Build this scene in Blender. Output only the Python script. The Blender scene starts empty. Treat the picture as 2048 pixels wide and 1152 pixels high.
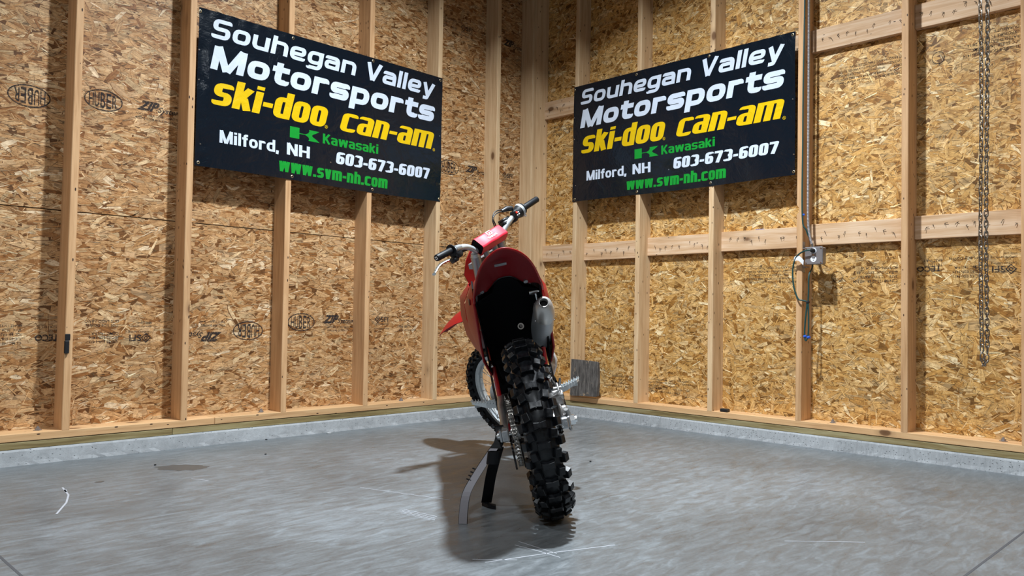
import bpy, bmesh, math, random
from mathutils import Vector, Matrix, Euler
random.seed(7)
C = bpy.context.scene.collection
R = math.radians

# ------------------------------------------------------------------ camera
sc = bpy.context.scene
cd = bpy.data.cameras.new('camera'); cam = bpy.data.objects.new('camera', cd); C.objects.link(cam)
cd.sensor_fit = 'HORIZONTAL'; cd.sensor_width = 36.0; cd.lens = 1581.573 * 36 / 2048
cd.clip_start = 0.05; cd.clip_end = 60
yaw, pitch, roll = 3.92288055, 0.0341578591, 0.016839422
fw = Vector((math.cos(yaw)*math.cos(pitch), math.sin(yaw)*math.cos(pitch), math.sin(pitch)))
rt = fw.cross(Vector((0, 0, 1))).normalized(); up = rt.cross(fw)
r2 = rt*math.cos(roll) + up*math.sin(roll); u2 = up*math.cos(roll) - rt*math.sin(roll)
m = Matrix((r2, u2, -fw)).transposed().to_4x4(); m.translation = Vector((4.87159341, 4.58342118, 0.7757403))
cam.matrix_world = m
sc.camera = cam

# ------------------------------------------------------------------ world, lights, exposure
w = bpy.data.worlds.new('world'); sc.world = w; w.use_nodes = True
w.node_tree.nodes['Background'].inputs[0].default_value = (0.80, 0.88, 1.0, 1)
w.node_tree.nodes['Background'].inputs[1].default_value = 0.06
sc.view_settings.view_transform = 'Standard'; sc.view_settings.look = 'None'
sc.view_settings.gamma = 1; sc.view_settings.exposure = 0.0
sc.view_settings.use_curve_mapping = False

def lamp(name, loc, size, watts, col=(1.0, 0.97, 0.93), spread=180):
    l = bpy.data.lights.new(name, 'AREA'); l.shape = 'DISK'; l.size = size; l.energy = watts; l.color = col; l.spread = R(spread)
    o = bpy.data.objects.new(name, l); C.objects.link(o); o.location = loc
    return o
lamp('high_bay_lamp', (2.25, 2.25, 4.3), 0.18, 215, (0.88, 0.945, 1.0), 128)
lamp('high_bay_lamp', (6.3, 6.0, 4.3), 0.3, 155, (0.88, 0.945, 1.0), 150)
lamp('high_bay_lamp', (6.0, 2.6, 4.3), 0.34, 60, (0.88, 0.945, 1.0), 150)
lamp('high_bay_lamp', (2.2, 6.3, 4.3), 0.34, 50, (0.88, 0.945, 1.0), 150)

# ------------------------------------------------------------------ node helpers
def mat(name, col=(0.5, 0.5, 0.5), rough=0.5, metal=0.0, spec=0.5, coat=0.0):
    m = bpy.data.materials.new(name); m.use_nodes = True
    b = m.node_tree.nodes['Principled BSDF']
    b.inputs['Base Color'].default_value = (*col, 1); b.inputs['Roughness'].default_value = rough
    b.inputs['Metallic'].default_value = metal; b.inputs['Specular IOR Level'].default_value = spec
    b.inputs['Coat Weight'].default_value = coat
    return m
class NT:
    def __init__(s, m):
        s.t = m.node_tree; s.b = s.t.nodes['Principled BSDF']; s.out = s.t.nodes['Material Output']
    def n(s, typ, **kw):
        o = s.t.nodes.new(typ)
        for k, v in kw.items(): setattr(o, k, v)
        return o
    def l(s, a, b): s.t.links.new(a, b)
    def math(s, op, a, b=None, clamp=False):
        o = s.n('ShaderNodeMath', operation=op, use_clamp=clamp)
        for i, v in enumerate((a, b)):
            if v is None: continue
            if isinstance(v, (int, float)): o.inputs[i].default_value = v
            else: s.l(v, o.inputs[i])
        return o.outputs[0]
    def mix(s, f, a, b, blend='MIX'):
        o = s.n('ShaderNodeMix', data_type='RGBA', blend_type=blend)
        for idx, v in ((0, f), (6, a), (7, b)):
            if isinstance(v, (int, float)): o.inputs[idx].default_value = v
            elif isinstance(v, tuple): o.inputs[idx].default_value = (*v, 1) if len(v) == 3 else v
            else: s.l(v, o.inputs[idx])
        return o.outputs[2]
    def ramp(s, f, stops, interp='LINEAR'):
        o = s.n('ShaderNodeValToRGB'); cr = o.color_ramp; cr.interpolation = interp
        while len(cr.elements) < len(stops): cr.elements.new(0.5)
        for e, (p, c) in zip(cr.elements, stops):
            e.position = p; e.color = (*c, 1) if len(c) == 3 else c
        s.l(f, o.inputs[0]); return o.outputs[0]
    def noise(s, vec, scale, detail=3, rough=0.5, dist=0.0):
        o = s.n('ShaderNodeTexNoise'); o.inputs['Scale'].default_value = scale; o.inputs['Detail'].default_value = detail
        o.inputs['Roughness'].default_value = rough; o.inputs['Distortion'].default_value = dist
        if vec is not None: s.l(vec, o.inputs['Vector'])
        return o
    def vor(s, vec, scale, feature='F1', rnd=1.0):
        o = s.n('ShaderNodeTexVoronoi', feature=feature); o.inputs['Scale'].default_value = scale
        o.inputs['Randomness'].default_value = rnd; s.l(vec, o.inputs['Vector']); return o
    def map(s, vec, loc=(0, 0, 0), rot=(0, 0, 0), scale=(1, 1, 1)):
        o = s.n('ShaderNodeMapping'); o.inputs[1].default_value = loc; o.inputs[2].default_value = rot; o.inputs[3].default_value = scale
        s.l(vec, o.inputs[0]); return o.outputs[0]
    def bump(s, h, strength, dist=0.001):
        o = s.n('ShaderNodeBump'); o.inputs['Strength'].default_value = strength; o.inputs['Distance'].default_value = dist
        s.l(h, o.inputs['Height']); s.l(o.outputs[0], s.b.inputs['Normal']); return o

# ------------------------------------------------------------------ materials
def strand_material(name, tint):
    """wood strand: colour per strand from the mesh, fibres along the strand from its uv"""
    m = mat(name, rough=0.5, spec=0.35); N = NT(m)
    at = N.n('ShaderNodeAttribute', attribute_name='strand'); uv = N.n('ShaderNodeUVMap', uv_map='fibre').outputs[0]
    f = N.noise(N.map(uv, scale=(9, 130, 1)), 1.0, 3, 0.6).outputs['Fac']
    g = N.noise(N.map(uv, scale=(30, 30, 1)), 1.0, 2, 0.6).outputs['Fac']
    c = N.mix(1.0, at.outputs['Color'], N.ramp(f, [(0.28, (0.62, 0.54, 0.46)), (0.5, (1, 1, 1)), (0.72, (1.22, 1.22, 1.2))]), 'MULTIPLY')
    c = N.mix(1.0, c, N.ramp(g, [(0.3, (0.86, 0.84, 0.82)), (0.7, (1.1, 1.1, 1.1))]), 'MULTIPLY')
    tc = N.n('ShaderNodeTexCoord').outputs['Object']
    n1 = N.noise(tc, 38, 5, 0.7).outputs['Fac']; n2 = N.noise(tc, 5, 4, 0.6).outputs['Fac']; n3 = N.noise(tc, 260, 2, 0.5).outputs['Fac']
    c = N.mix(1.0, c, N.ramp(n1, [(0.30, (0.60, 0.54, 0.48)), (0.50, (0.97, 0.96, 0.95)), (0.70, (1.10, 1.10, 1.10))]), 'MULTIPLY')
    c = N.mix(1.0, c, N.ramp(n2, [(0.35, (0.84, 0.81, 0.78)), (0.65, (1.05, 1.05, 1.05))]), 'MULTIPLY')
    c = N.mix(1.0, c, N.ramp(n3, [(0.30, (0.62, 0.56, 0.50)), (0.42, (1, 1, 1))]), 'MULTIPLY')
    c = N.mix(1.0, c, tint, 'MULTIPLY')
    N.l(c, N.b.inputs['Base Color']); N.bump(f, 0.3, 0.0008)
    return m
M_STR_L = strand_material('grey_tan_strands', (1.06, 1.05, 1.04))
M_STR_R = strand_material('yellow_tan_strands', (1.12, 1.12, 1.12))
def panel_base(name, c):
    m = mat(name, rough=0.6, spec=0.3); N = NT(m)
    tc = N.n('ShaderNodeTexCoord').outputs['Object']
    v = N.vor(N.map(tc, scale=(30, 30, 70)), 1.0)
    s3 = N.n('ShaderNodeSeparateColor'); N.l(v.outputs['Color'], s3.inputs[0])
    N.l(N.ramp(s3.outputs[0], [(0, tuple(x*0.6 for x in c)), (1, tuple(min(1, x*1.5) for x in c))]), N.b.inputs['Base Color'])
    return m
M_OSB_L = panel_base('panel_core_left', (0.42, 0.26, 0.13))
M_OSB_R = panel_base('panel_core_right', (0.44, 0.28, 0.12))

def lumber_material(name, axis, c0, c1, c2, knots=True):
    """sawn softwood with grain along the given object axis"""
    m = mat(name, rough=0.6, spec=0.3); N = NT(m)
    tc = N.n('ShaderNodeTexCoord').outputs['Object']
    oi = N.n('ShaderNodeObjectInfo').outputs['Random']
    off = N.n('ShaderNodeCombineXYZ'); mo = N.math('MULTIPLY', oi, 37.0)
    for i in range(3): N.l(mo, off.inputs[i])
    ad = N.n('ShaderNodeVectorMath', operation='ADD'); N.l(tc, ad.inputs[0]); N.l(off.outputs[0], ad.inputs[1])
    p = ad.outputs[0]
    sc3 = [26, 26, 26]; sc3[axis] = 1.3
    wob = N.noise(N.map(p, scale=tuple(3 if i != axis else 0.8 for i in range(3))), 2.0, 2)
    wv = N.n('ShaderNodeVectorMath', operation='MULTIPLY_ADD'); N.l(wob.outputs['Color'], wv.inputs[0]); wv.inputs[1].default_value = (0.06,)*3; N.l(p, wv.inputs[2])
    g1 = N.noise(N.map(wv.outputs[0], scale=tuple(sc3)), 1.6, 4, 0.6).outputs['Fac']
    sc4 = [240, 240, 240]; sc4[axis] = 4
    g2 = N.noise(N.map(p, scale=tuple(sc4)), 1.0, 2, 0.5).outputs['Fac']
    f = N.math('ADD', N.math('MULTIPLY', g1, 0.8), N.math('MULTIPLY', g2, 0.2))
    col = N.ramp(f, [(0.30, c0), (0.45, c1), (0.62, c2), (0.70, c1)])
    vr = N.math('ADD', N.math('MULTIPLY', oi, 0.16), 0.92)
    cc = N.n('ShaderNodeCombineXYZ')
    for i in range(3): N.l(vr, cc.inputs[i])
    col = N.mix(1.0, col, cc.outputs[0], 'MULTIPLY')
    if knots:
        ks = [6, 6, 6]; ks[axis] = 3.4
        kv = N.vor(N.map(p, scale=tuple(ks)), 1.0)
        kk = N.n('ShaderNodeSeparateColor'); N.l(kv.outputs['Color'], kk.inputs[0])
        on = N.math('GREATER_THAN', kk.outputs[0], 0.55)
        d = N.ramp(kv.outputs['Distance'], [(0.0, (1, 1, 1)), (0.09, (0.9, 0.9, 0.9)), (0.13, (0.28, 0.28, 0.28)), (0.24, (0, 0, 0))])
        col = N.mix(N.math('MULTIPLY', on, d), col, (0.14, 0.065, 0.028))
        # small nail pits
        ps = [55, 55, 55]; ps[axis] = 22
        pv = N.vor(N.map(p, scale=tuple(ps)), 1.0); pk = N.n('ShaderNodeSeparateColor'); N.l(pv.outputs['Color'], pk.inputs[0])
        pit = N.math('MULTIPLY', N.math('GREATER_THAN', pk.outputs[0], 0.86), N.math('LESS_THAN', pv.outputs['Distance'], 0.2))
        col = N.mix(pit, col, (0.05, 0.025, 0.015))
    N.l(col, N.b.inputs['Base Color']); N.bump(f, 0.25, 0.001)
    return m
M_STUD_P = lumber_material('pinkish_stud_wood', 2, (0.43, 0.235, 0.105), (0.57, 0.335, 0.165), (0.67, 0.42, 0.22))
M_STUD_C = lumber_material('pale_stud_wood', 2, (0.47, 0.295, 0.15), (0.62, 0.42, 0.235), (0.71, 0.52, 0.31))
M_BLOCK = lumber_material('blocking_wood', 1, (0.45, 0.27, 0.14), (0.60, 0.39, 0.225), (0.72, 0.53, 0.36))
M_PLATE_X = lumber_material('plate_wood_left', 0, (0.44, 0.25, 0.115), (0.58, 0.35, 0.17), (0.66, 0.43, 0.22))
M_PLATE_Y = lumber_material('plate_wood_right', 1, (0.44, 0.25, 0.115), (0.58, 0.35, 0.17), (0.66, 0.43, 0.22))
M_SILL_X = lumber_material('treated_sill_left', 0, (0.12, 0.085, 0.035), (0.24, 0.18, 0.075), (0.36, 0.30, 0.15), False)
M_SILL_Y = lumber_material('treated_sill_right', 1, (0.12, 0.085, 0.035), (0.24, 0.18, 0.075), (0.38, 0.33, 0.18), False)

def concrete(name, a, b, c, rough, scale=1.0, pits=True):
    m = mat(name, rough=rough, spec=0.5); N = NT(m)
    tc = N.n('ShaderNodeTexCoord').outputs['Object']
    n1 = N.noise(tc, 1.1*scale, 6, 0.6, 0.6).outputs['Fac']
    n2 = N.noise(N.map(tc, rot=(0, 0, R(-42)), scale=(3.2, 11, 3)), 2.4*scale, 5, 0.65, 0.8).outputs['Fac']
    n3 = N.noise(tc, 90*scale, 2, 0.6).outputs['Fac']
    f = N.math('ADD', N.math('ADD', N.math('MULTIPLY', n1, 0.45), N.math('MULTIPLY', n2, 0.45)), N.math('MULTIPLY', n3, 0.12))
    col = N.ramp(f, [(0.32, a), (0.50, b), (0.70, c)])
    h = N.math('ADD', n3, N.math('MULTIPLY', n2, 1.5))
    if pits:
        pv = N.vor(N.map(tc, scale=(60, 60, 110)), 1.0); pk = N.n('ShaderNodeSeparateColor'); N.l(pv.outputs['Color'], pk.inputs[0])
        pit = N.math('MULTIPLY', N.math('GREATER_THAN', pk.outputs[0], 0.78), N.math('LESS_THAN', pv.outputs['Distance'], 0.22))
        col = N.mix(pit, col, tuple(x*0.5 for x in a)); h = N.math('SUBTRACT', h, pit)
    N.l(col, N.b.inputs['Base Color'])
    N.l(N.ramp(n2, [(0.3, (rough-0.1,)*3), (0.7, (rough+0.14,)*3)]), N.b.inputs['Roughness'])
    N.bump(h, 0.35 if pits else 0.12, 0.002)
    return m
M_FLOOR = concrete('troweled_concrete', (0.066, 0.071, 0.074), (0.122, 0.136, 0.145), (0.215, 0.243, 0.266), 0.36, 1.0, False)
M_CURB = concrete('cast_concrete_curb', (0.25, 0.265, 0.275), (0.37, 0.39, 0.405), (0.50, 0.53, 0.55), 0.85, 3.0, True)
M_SHELL = mat('wall_exterior', (0.03, 0.025, 0.02), 0.9)
M_CEIL = mat('ceiling_board', (0.20, 0.17, 0.13), 0.8)
M_JOINT = mat('dark_slab_joint', (0.06, 0.06, 0.065), 0.9)  # dark colour of the control joint lines
M_SCRATCH = mat('scratched_concrete', (0.40, 0.42, 0.46), 0.6)
M_STAIN = mat('damp_stain', (0.062, 0.066, 0.068), 0.34)

def ink_material():
    m = mat('worn_black_ink', (0.022, 0.022, 0.026), 0.7, spec=0.2); N = NT(m)
    tc = N.n('ShaderNodeTexCoord').outputs['Object']
    n = N.noise(tc, 120, 3, 0.7).outputs['Fac']
    tr = N.n('ShaderNodeBsdfTransparent'); mx = N.n('ShaderNodeMixShader')
    N.l(N.ramp(n, [(0.44, (0.92,)*3), (0.62, (0.42,)*3)]), mx.inputs[0])
    N.l(tr.outputs[0], mx.inputs[1]); N.l(N.b.outputs[0], mx.inputs[2]); N.l(mx.outputs[0], N.out.inputs[0])
    return m
M_INK = ink_material()

def vinyl(name, col, rough, fine=0.0):
    m = mat(name, col, rough, spec=0.5); N = NT(m)
    tc = N.n('ShaderNodeTexCoord').outputs['Object']
    n1 = N.noise(tc, 7, 4, 0.55, 0.8).outputs['Fac']; n2 = N.noise(tc, 45, 3, 0.6, 0.5).outputs['Fac']
    h = N.math('ADD', n1, N.math('MULTIPLY', n2, 0.12))
    N.bump(h, 0.55, 0.012)
    return m
M_VINYL = vinyl('black_banner_vinyl', (0.004, 0.008, 0.014), 0.18)
M_WHITE = vinyl('white_banner_print', (0.62, 0.70, 0.82), 0.30)
M_YELLOW = vinyl('yellow_banner_print', (0.74, 0.49, 0.003), 0.30)
M_GREEN = vinyl('green_banner_print', (0.004, 0.29, 0.03), 0.30)

M_ALU = mat('cast_aluminium', (0.40, 0.42, 0.44), 0.42, 0.85)
M_ALU_D = mat('brushed_grey_metal', (0.36, 0.355, 0.35), 0.42, 0.85)
M_STEEL = mat('bright_steel', (0.72, 0.73, 0.74), 0.22, 1.0)
M_CHAINMETAL = mat('dull_chain_steel', (0.30, 0.27, 0.235), 0.35, 1.0)
M_DRIVE = mat('drive_chain_steel', (0.34, 0.32, 0.29), 0.3, 1.0)
M_BARS = mat('silver_anodised_tube', (0.58, 0.64, 0.67), 0.34, 0.45)
M_RED = mat('glossy_red_plastic', (0.28, 0.003, 0.005), 0.45, spec=0.3)
M_RED_SHADED = mat('shade_darkened_red', (0.20, 0.002, 0.006), 0.45)  # darker copy of the red plastic, underside shade put into the colour
M_REDFRAME = mat('red_painted_frame', (0.40, 0.008, 0.012), 0.3)
M_PAD = mat('red_foam_cover', (0.70, 0.018, 0.045), 0.45)
M_BLACK = mat('black_plastic', (0.010, 0.0115, 0.014), 0.42)
M_BLACKF = mat('matt_black_plastic', (0.0018, 0.002, 0.003), 0.8, spec=0.12)
M_STANDB = mat('black_stand_paint', (0.004, 0.0045, 0.006), 0.55, spec=0.2)
M_GRIP = mat('black_rubber_grip', (0.003, 0.005, 0.008), 0.5, spec=0.3)
M_SILENCER = mat('satin_silencer_shell', (0.42, 0.44, 0.46), 0.42, 0.3)
M_ENDCAP = mat('titanium_end_cap', (0.55, 0.54, 0.52), 0.36, 0.6)
M_DARK = mat('dark_hole', (0.004, 0.004, 0.004), 0.9)
M_GUARD = mat('translucent_grey_plastic', (0.55, 0.57, 0.58), 0.4)
M_GUARD.node_tree.nodes['Principled BSDF'].inputs['Alpha'].default_value = 0.55
M_GUARDO = mat('pale_grey_plastic', (0.42, 0.43, 0.43), 0.45)
M_WPRINT = mat('white_print', (0.85, 0.85, 0.86), 0.5)
M_REDBTN = mat('red_button', (0.75, 0.04, 0.02), 0.4)
M_BLUE = mat('blue_tape', (0.02, 0.10, 0.55), 0.6)
M_CORD = mat('dark_green_cord', (0.006, 0.055, 0.055), 0.45)
M_BOX = mat('galvanised_box', (0.34, 0.33, 0.34), 0.45, 0.75)
M_TAG = mat('white_paper_tag', (0.80, 0.82, 0.88), 0.7)
M_STAND = mat('brushed_stand_face', (0.19, 0.18, 0.195), 0.5, 0.3)
M_BRASS = mat('brass_eyelet', (0.62, 0.52, 0.33), 0.35, 1.0)
def rubber():
    m = mat('tyre_rubber', (0.014, 0.016, 0.019), 0.42, spec=0.35); N = NT(m)
    tc = N.n('ShaderNodeTexCoord').outputs['Object']
    n = N.noise(tc, 60, 4, 0.6).outputs['Fac']
    N.l(N.ramp(n, [(0.35, (0.0015, 0.002, 0.003)), (0.7, (0.006, 0.0075, 0.010))]), N.b.inputs['Base Color'])
    N.l(N.ramp(n, [(0.3, (0.26,)*3), (0.7, (0.48,)*3)]), N.b.inputs['Roughness'])
    return m
M_TYRE = rubber()
def wornwood():
    m = mat('weathered_grey_board', rough=0.8); N = NT(m)
    tc = N.n('ShaderNodeTexCoord').outputs['Object']
    n = N.noise(N.map(tc, scale=(30, 40, 5)), 2.5, 5, 0.7, 0.3).outputs['Fac']; n2 = N.noise(tc, 14, 3, 0.6).outputs['Fac']
    c = N.ramp(n, [(0.3, (0.02, 0.018, 0.018)), (0.5, (0.085, 0.078, 0.072)), (0.72, (0.20, 0.185, 0.17))])
    c = N.mix(N.ramp(n2, [(0.66, (0, 0, 0)), (0.72, (0.8,)*3)]), c, (0.45, 0.33, 0.21))
    N.l(c, N.b.inputs['Base Color']); N.bump(n, 0.5, 0.002)
    return m
M_OLDWOOD = wornwood()

# ------------------------------------------------------------------ mesh helpers
class MB:
    def __init__(s): s.v = []; s.f = []; s.sm = []
    def add(s, vs, fs, smooth=False):
        n = len(s.v); s.v += [tuple(x) for x in vs]
        for f in fs: s.f.append(tuple(i+n for i in f)); s.sm.append(smooth)
        return s
    def box(s, lo, hi, mtx=None):
        x0, y0, z0 = lo; x1, y1, z1 = hi
        vs = [Vector(p) for p in ((x0,y0,z0),(x1,y0,z0),(x1,y1,z0),(x0,y1,z0),(x0,y0,z1),(x1,y0,z1),(x1,y1,z1),(x0,y1,z1))]
        if mtx: vs = [mtx @ p for p in vs]
        return s.add(vs, [(0,3,2,1),(4,5,6,7),(0,1,5,4),(1,2,6,5),(2,3,7,6),(3,0,4,7)])
    def cham(s, lo, hi, c, mtx=None):
        """box with chamfered edges (12 edges cut)"""
        bm = bmesh.new(); bmesh.ops.create_cube(bm, size=1)
        for v in bm.verts: v.co = Vector([(lo[i]+hi[i])/2 + v.co[i]*(hi[i]-lo[i]) for i in range(3)])
        bmesh.ops.bevel(bm, geom=list(bm.edges), offset=c, segments=1, affect='EDGES', profile=0.5)
        vs = [(mtx @ v.co) if mtx else v.co.copy() for v in bm.verts]; bm.verts.index_update()
        fs = [tuple(v.index for v in f.verts) for f in bm.faces]; bm.free()
        return s.add(vs, fs)
    def loft(s, rings, caps=True, smooth=True, closed=True):
        n = len(rings[0]); vs = [p for r in rings for p in r]; fs = []
        for i in range(len(rings)-1):
            for j in range(n if closed else n-1):
                a = i*n+j; b = i*n+(j+1) % n; fs.append((a, b, b+n, a+n))
        base = len(s.v); s.add(vs, fs, smooth)
        if caps:
            s.f.append(tuple(base+j for j in reversed(range(n)))); s.sm.append(False)
            s.f.append(tuple(base+(len(rings)-1)*n+j for j in range(n))); s.sm.append(False)
        return s
    def tube(s, pts, r, seg=12, caps=True, smooth=True, squash=None):
        pts = [Vector(p) for p in pts]; n = len(pts); rs = r if isinstance(r, (list, tuple)) else [r]*n
        t0 = (pts[1]-pts[0]).normalized(); ref = Vector((0, 0, 1)) if abs(t0.z) < 0.9 else Vector((1, 0, 0))
        nrm = t0.cross(ref).normalized(); rings = []
        for i, p in enumerate(pts):
            t = (pts[min(i+1, n-1)]-pts[max(i-1, 0)]).normalized()
            nrm = (nrm - t*nrm.dot(t)).normalized(); bi = t.cross(nrm)
            a, b = (squash or (1, 1))
            rings.append([p + nrm*math.cos(k*2*math.pi/seg)*rs[i]*a + bi*math.sin(k*2*math.pi/seg)*rs[i]*b for k in range(seg)])
        return s.loft(rings, caps, smooth)
    def lathe(s, prof, seg=48, mtx=None, smooth=True, closed=False):
        """profile (y, r) spun about the local Y axis"""
        rings = [[Vector((r*math.cos(2*math.pi*k/seg), y, r*math.sin(2*math.pi*k/seg))) for k in range(seg)] for y, r in prof]
        if closed: rings.append([p.copy() for p in rings[0]])
        if mtx: rings = [[mtx @ p for p in q] for q in rings]
        return s.loft(rings, False, smooth)
    def prism(s, outline, d, mtx=None):
        """outline of 3D points extruded by the vector d"""
        d = Vector(d); a = [Vector(p) for p in outline]; b = [p+d for p in a]
        if mtx: a = [mtx @ p for p in a]; b = [mtx @ p for p in b]
        n = len(a); return s.add(a+b, [tuple(range(n))[::-1], tuple(range(n, 2*n))] + [(i, (i+1) % n, n+(i+1) % n, n+i) for i in range(n)])
    def shell(s, rows, th, smooth=True):
        """grid of points (rows of equal length) given thickness th along vertex normals"""
        nr, nc = len(rows), len(rows[0]); P = [[Vector(p) for p in r] for r in rows]
        nn = [[None]*nc for _ in range(nr)]
        for i in range(nr):
            for j in range(nc):
                a = P[min(i+1, nr-1)][j]-P[max(i-1, 0)][j]; b = P[i][min(j+1, nc-1)]-P[i][max(j-1, 0)]
                k = a.cross(b); nn[i][j] = k.normalized() if k.length > 1e-9 else Vector((0, 0, 1))
        top = [P[i][j] for i in range(nr) for j in range(nc)]
        bot = [P[i][j]-nn[i][j]*th for i in range(nr) for j in range(nc)]
        fs = []; K = nr*nc
        for i in range(nr-1):
            for j in range(nc-1):
                a = i*nc+j; fs.append((a, a+nc, a+nc+1, a+1)); fs.append((K+a, K+a+1, K+a+nc+1, K+a+nc))
        rim = [(0, j) for j in range(nc)] + [(i, nc-1) for i in range(1, nr)] + [(nr-1, j) for j in range(nc-2, -1, -1)] + [(i, 0) for i in range(nr-2, 0, -1)]
        ids = [i*nc+j for i, j in rim]
        for q in range(len(ids)):
            a, b = ids[q], ids[(q+1) % len(ids)]; fs.append((a, b, K+b, K+a))
        return s.add(top+bot, fs, smooth)
    def mesh(s, name, m):
        me = bpy.data.meshes.new(name); me.from_pydata(s.v, [], s.f); me.materials.append(m)
        me.polygons.foreach_set('use_smooth', s.sm); me.update()
        bm = bmesh.new(); bm.from_mesh(me); bmesh.ops.recalc_face_normals(bm, faces=bm.faces); bm.to_mesh(me); bm.free()
        if any(s.sm): me.set_sharp_from_angle(angle=R(50))
        return me
    def build(s, name, m, parent=None, label=None):
        return link(name, s.mesh(name, m), parent, label)
def link(name, me, parent=None, label=None, mtx=None):
    o = bpy.data.objects.new(name, me); C.objects.link(o)
    if parent is not None: o.parent = parent
    if label: o['label'] = label
    if mtx is not None: o.matrix_basis = mtx
    return o
def tag(o, label, cat, group=None):
    o['label'] = label; o['category'] = cat
    if group: o['group'] = group
    return o
def thing(name, label, cat, mtx=None, group=None):
    o = bpy.data.objects.new(name, None); C.objects.link(o); o.empty_display_size = 0.1
    if mtx is not None: o.matrix_world = mtx
    return tag(o, label, cat, group)
def struct(name, mb, m):
    o = mb.build(name, m); o['kind'] = 'structure'; return o
def smooth_path(pts, n=6):
    P = [Vector(p) for p in pts]; out = []
    for i in range(len(P)-1):
        p0 = P[max(i-1, 0)]; p1 = P[i]; p2 = P[i+1]; p3 = P[min(i+2, len(P)-1)]
        for k in range(n):
            t = k/n; out.append(0.5*((2*p1)+(p2-p0)*t+(2*p0-5*p1+4*p2-p3)*t*t+(3*p1-p0-3*p2+p3)*t**3))
    out.append(P[-1]); return out

# ------------------------------------------------------------------ the room
D = 0.140; ZC = 0.0785; ZB = ZC+0.076; TOP = 4.9; EXT = 9.0
struct('floor', MB().box((-0.2, -0.2, -0.12), (EXT, EXT, 0)), M_FLOOR); FLOOR = bpy.data.objects['floor']
struct('ceiling', MB().box((-0.2, -0.2, TOP), (EXT, EXT, TOP+0.1)), M_CEIL)
WL = struct('wall_left', MB().box((-0.2, -0.10, 0), (EXT, -0.0125, TOP)), M_SHELL)
WR = struct('wall_right', MB().box((-0.10, -0.0125, 0), (-0.0125, EXT, TOP)), M_SHELL)
M_WALLB = mat('far_wall_board', (0.25, 0.21, 0.17), 0.8)
struct('wall_back', MB().box((EXT, -0.2, 0), (EXT+0.1, EXT, TOP)), M_WALLB)
struct('wall_front', MB().box((-0.2, EXT, 0), (EXT, EXT+0.1, TOP)), M_WALLB)

# control joints sawn in the slab, pieces of the floor
MB().box((4.215, 0.15, 0.0), (4.223, EXT, 0.0006)).build('control_joint', M_JOINT, FLOOR)
MB().box((0.15, 3.849, 0.0), (EXT, 3.857, 0.0006)).build('control_joint', M_JOINT, FLOOR)
def ragged(cx, cy, rx, ry, ang, n=26, jit=0.16):
    ca, sa = math.cos(ang), math.sin(ang); pts = []
    for k in range(n):
        a = 2*math.pi*k/n; q = 1+random.uniform(-jit, jit); x, y = rx*q*math.cos(a), ry*q*math.sin(a)
        pts.append((cx+x*ca-y*sa, cy+x*sa+y*ca, 0.0))
    return pts
MB().prism(ragged(3.222, 0.689, 0.13, 0.075, R(135)), (0, 0, 0.0006)).build('dark_stain', M_STAIN, FLOOR)
MB().prism(ragged(3.63, 0.78, 0.02, 0.015, 0.3), (0, 0, 0.0006)).build('dark_stain', M_STAIN, FLOOR)
def scratch(pts, wd=0.004):
    P = [Vector((x, y, 0.0)) for x, y in pts]; mb = MB()
    for a, b in zip(P[:-1], P[1:]):
        d = (b-a).normalized(); n = Vector((-d.y, d.x, 0))*wd/2
        mb.prism([a-n, b-n, b+n, a+n], (0, 0, 0.0005))
    return mb
for pts, wd in [([(3.785, 0.797), (3.809, 0.963), (3.855, 1.097), (3.937, 1.267)], 0.007),
                ([(3.79, 0.85), (3.80, 0.90)], 0.010),
                ([(2.948, 2.077), (2.932, 2.272)], 0.003), ([(2.935, 2.07), (2.915, 2.255)], 0.003), ([(2.92, 2.065), (2.895, 2.24)], 0.003), ([(2.962, 2.10), (2.945, 2.26)], 0.002),
                ([(3.143, 2.77), (2.92, 2.84), (2.685, 2.929)], 0.004), ([(2.939, 2.701), (2.93, 2.80), (2.929, 2.895)], 0.003), ([(2.90, 2.68), (2.905, 2.86)], 0.002),
                ([(2.825, 1.626), (2.68, 2.066)], 0.003), ([(3.15, 2.72), (3.05, 2.82)], 0.003), ([(2.2, 3.3), (2.0, 3.5)], 0.003), ([(3.30, 0.97), (3.26, 1.06)], 0.004)]:
    scratch(pts, wd).build('scratch', M_SCRATCH, FLOOR)

# foundation curb, treated sill and bottom plate, pieces of each wall
def lumpy(lo, hi, along, n, amp, faces):
    """long cast bar with an uneven inner face"""
    rings = []
    for i in range(n+1):
        t = lo[along]+(hi[along]-lo[along])*i/n
        j = [random.uniform(-amp, amp) for _ in range(4)]
        other = 1-along; a0, a1 = lo[other], hi[other]; z0, z1 = lo[2], hi[2]
        sec = [(a0, z0), (a1+j[0]*2+0.003, z0), (a1+0.001, z0+(z1-z0)*0.25), (a1, z0+(z1-z0)*0.88), (a1-0.004+j[3]*0.4, z1), (a0, z1)]
        rings.append([Vector((t, a, z)) if along == 0 else Vector((a, t, z)) for a, z in sec])
    return MB().loft(rings, True, False)
lumpy((-0.0, -0.0, 0), (EXT, D+0.006, ZC-0.001), 0, 260, 0.0016, 0).build('foundation_curb', M_CURB, WL)
lumpy((-0.0, D+0.01, 0), (D+0.006, EXT, ZC-0.001), 1, 260, 0.0016, 0).build('foundation_curb', M_CURB, WR)
def board(lo, hi, m, name, parent, c=0.0022):
    return MB().cham(lo, hi, c).build(name, m, parent)
for x0, x1 in [(0, 3.05), (3.052, 6.7), (6.702, 8.99)]:
    board((x0, 0.001, ZC), (x1, D-0.002, ZC+0.0350), M_SILL_X, 'sill_plate', WL)
for x0, x1 in [(0, 2.81), (2.812, 6.4), (6.402, 8.99)]:
    board((x0, 0.001, ZC+0.038), (x1, D, ZC+0.076), M_PLATE_X, 'bottom_plate', WL)
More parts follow.
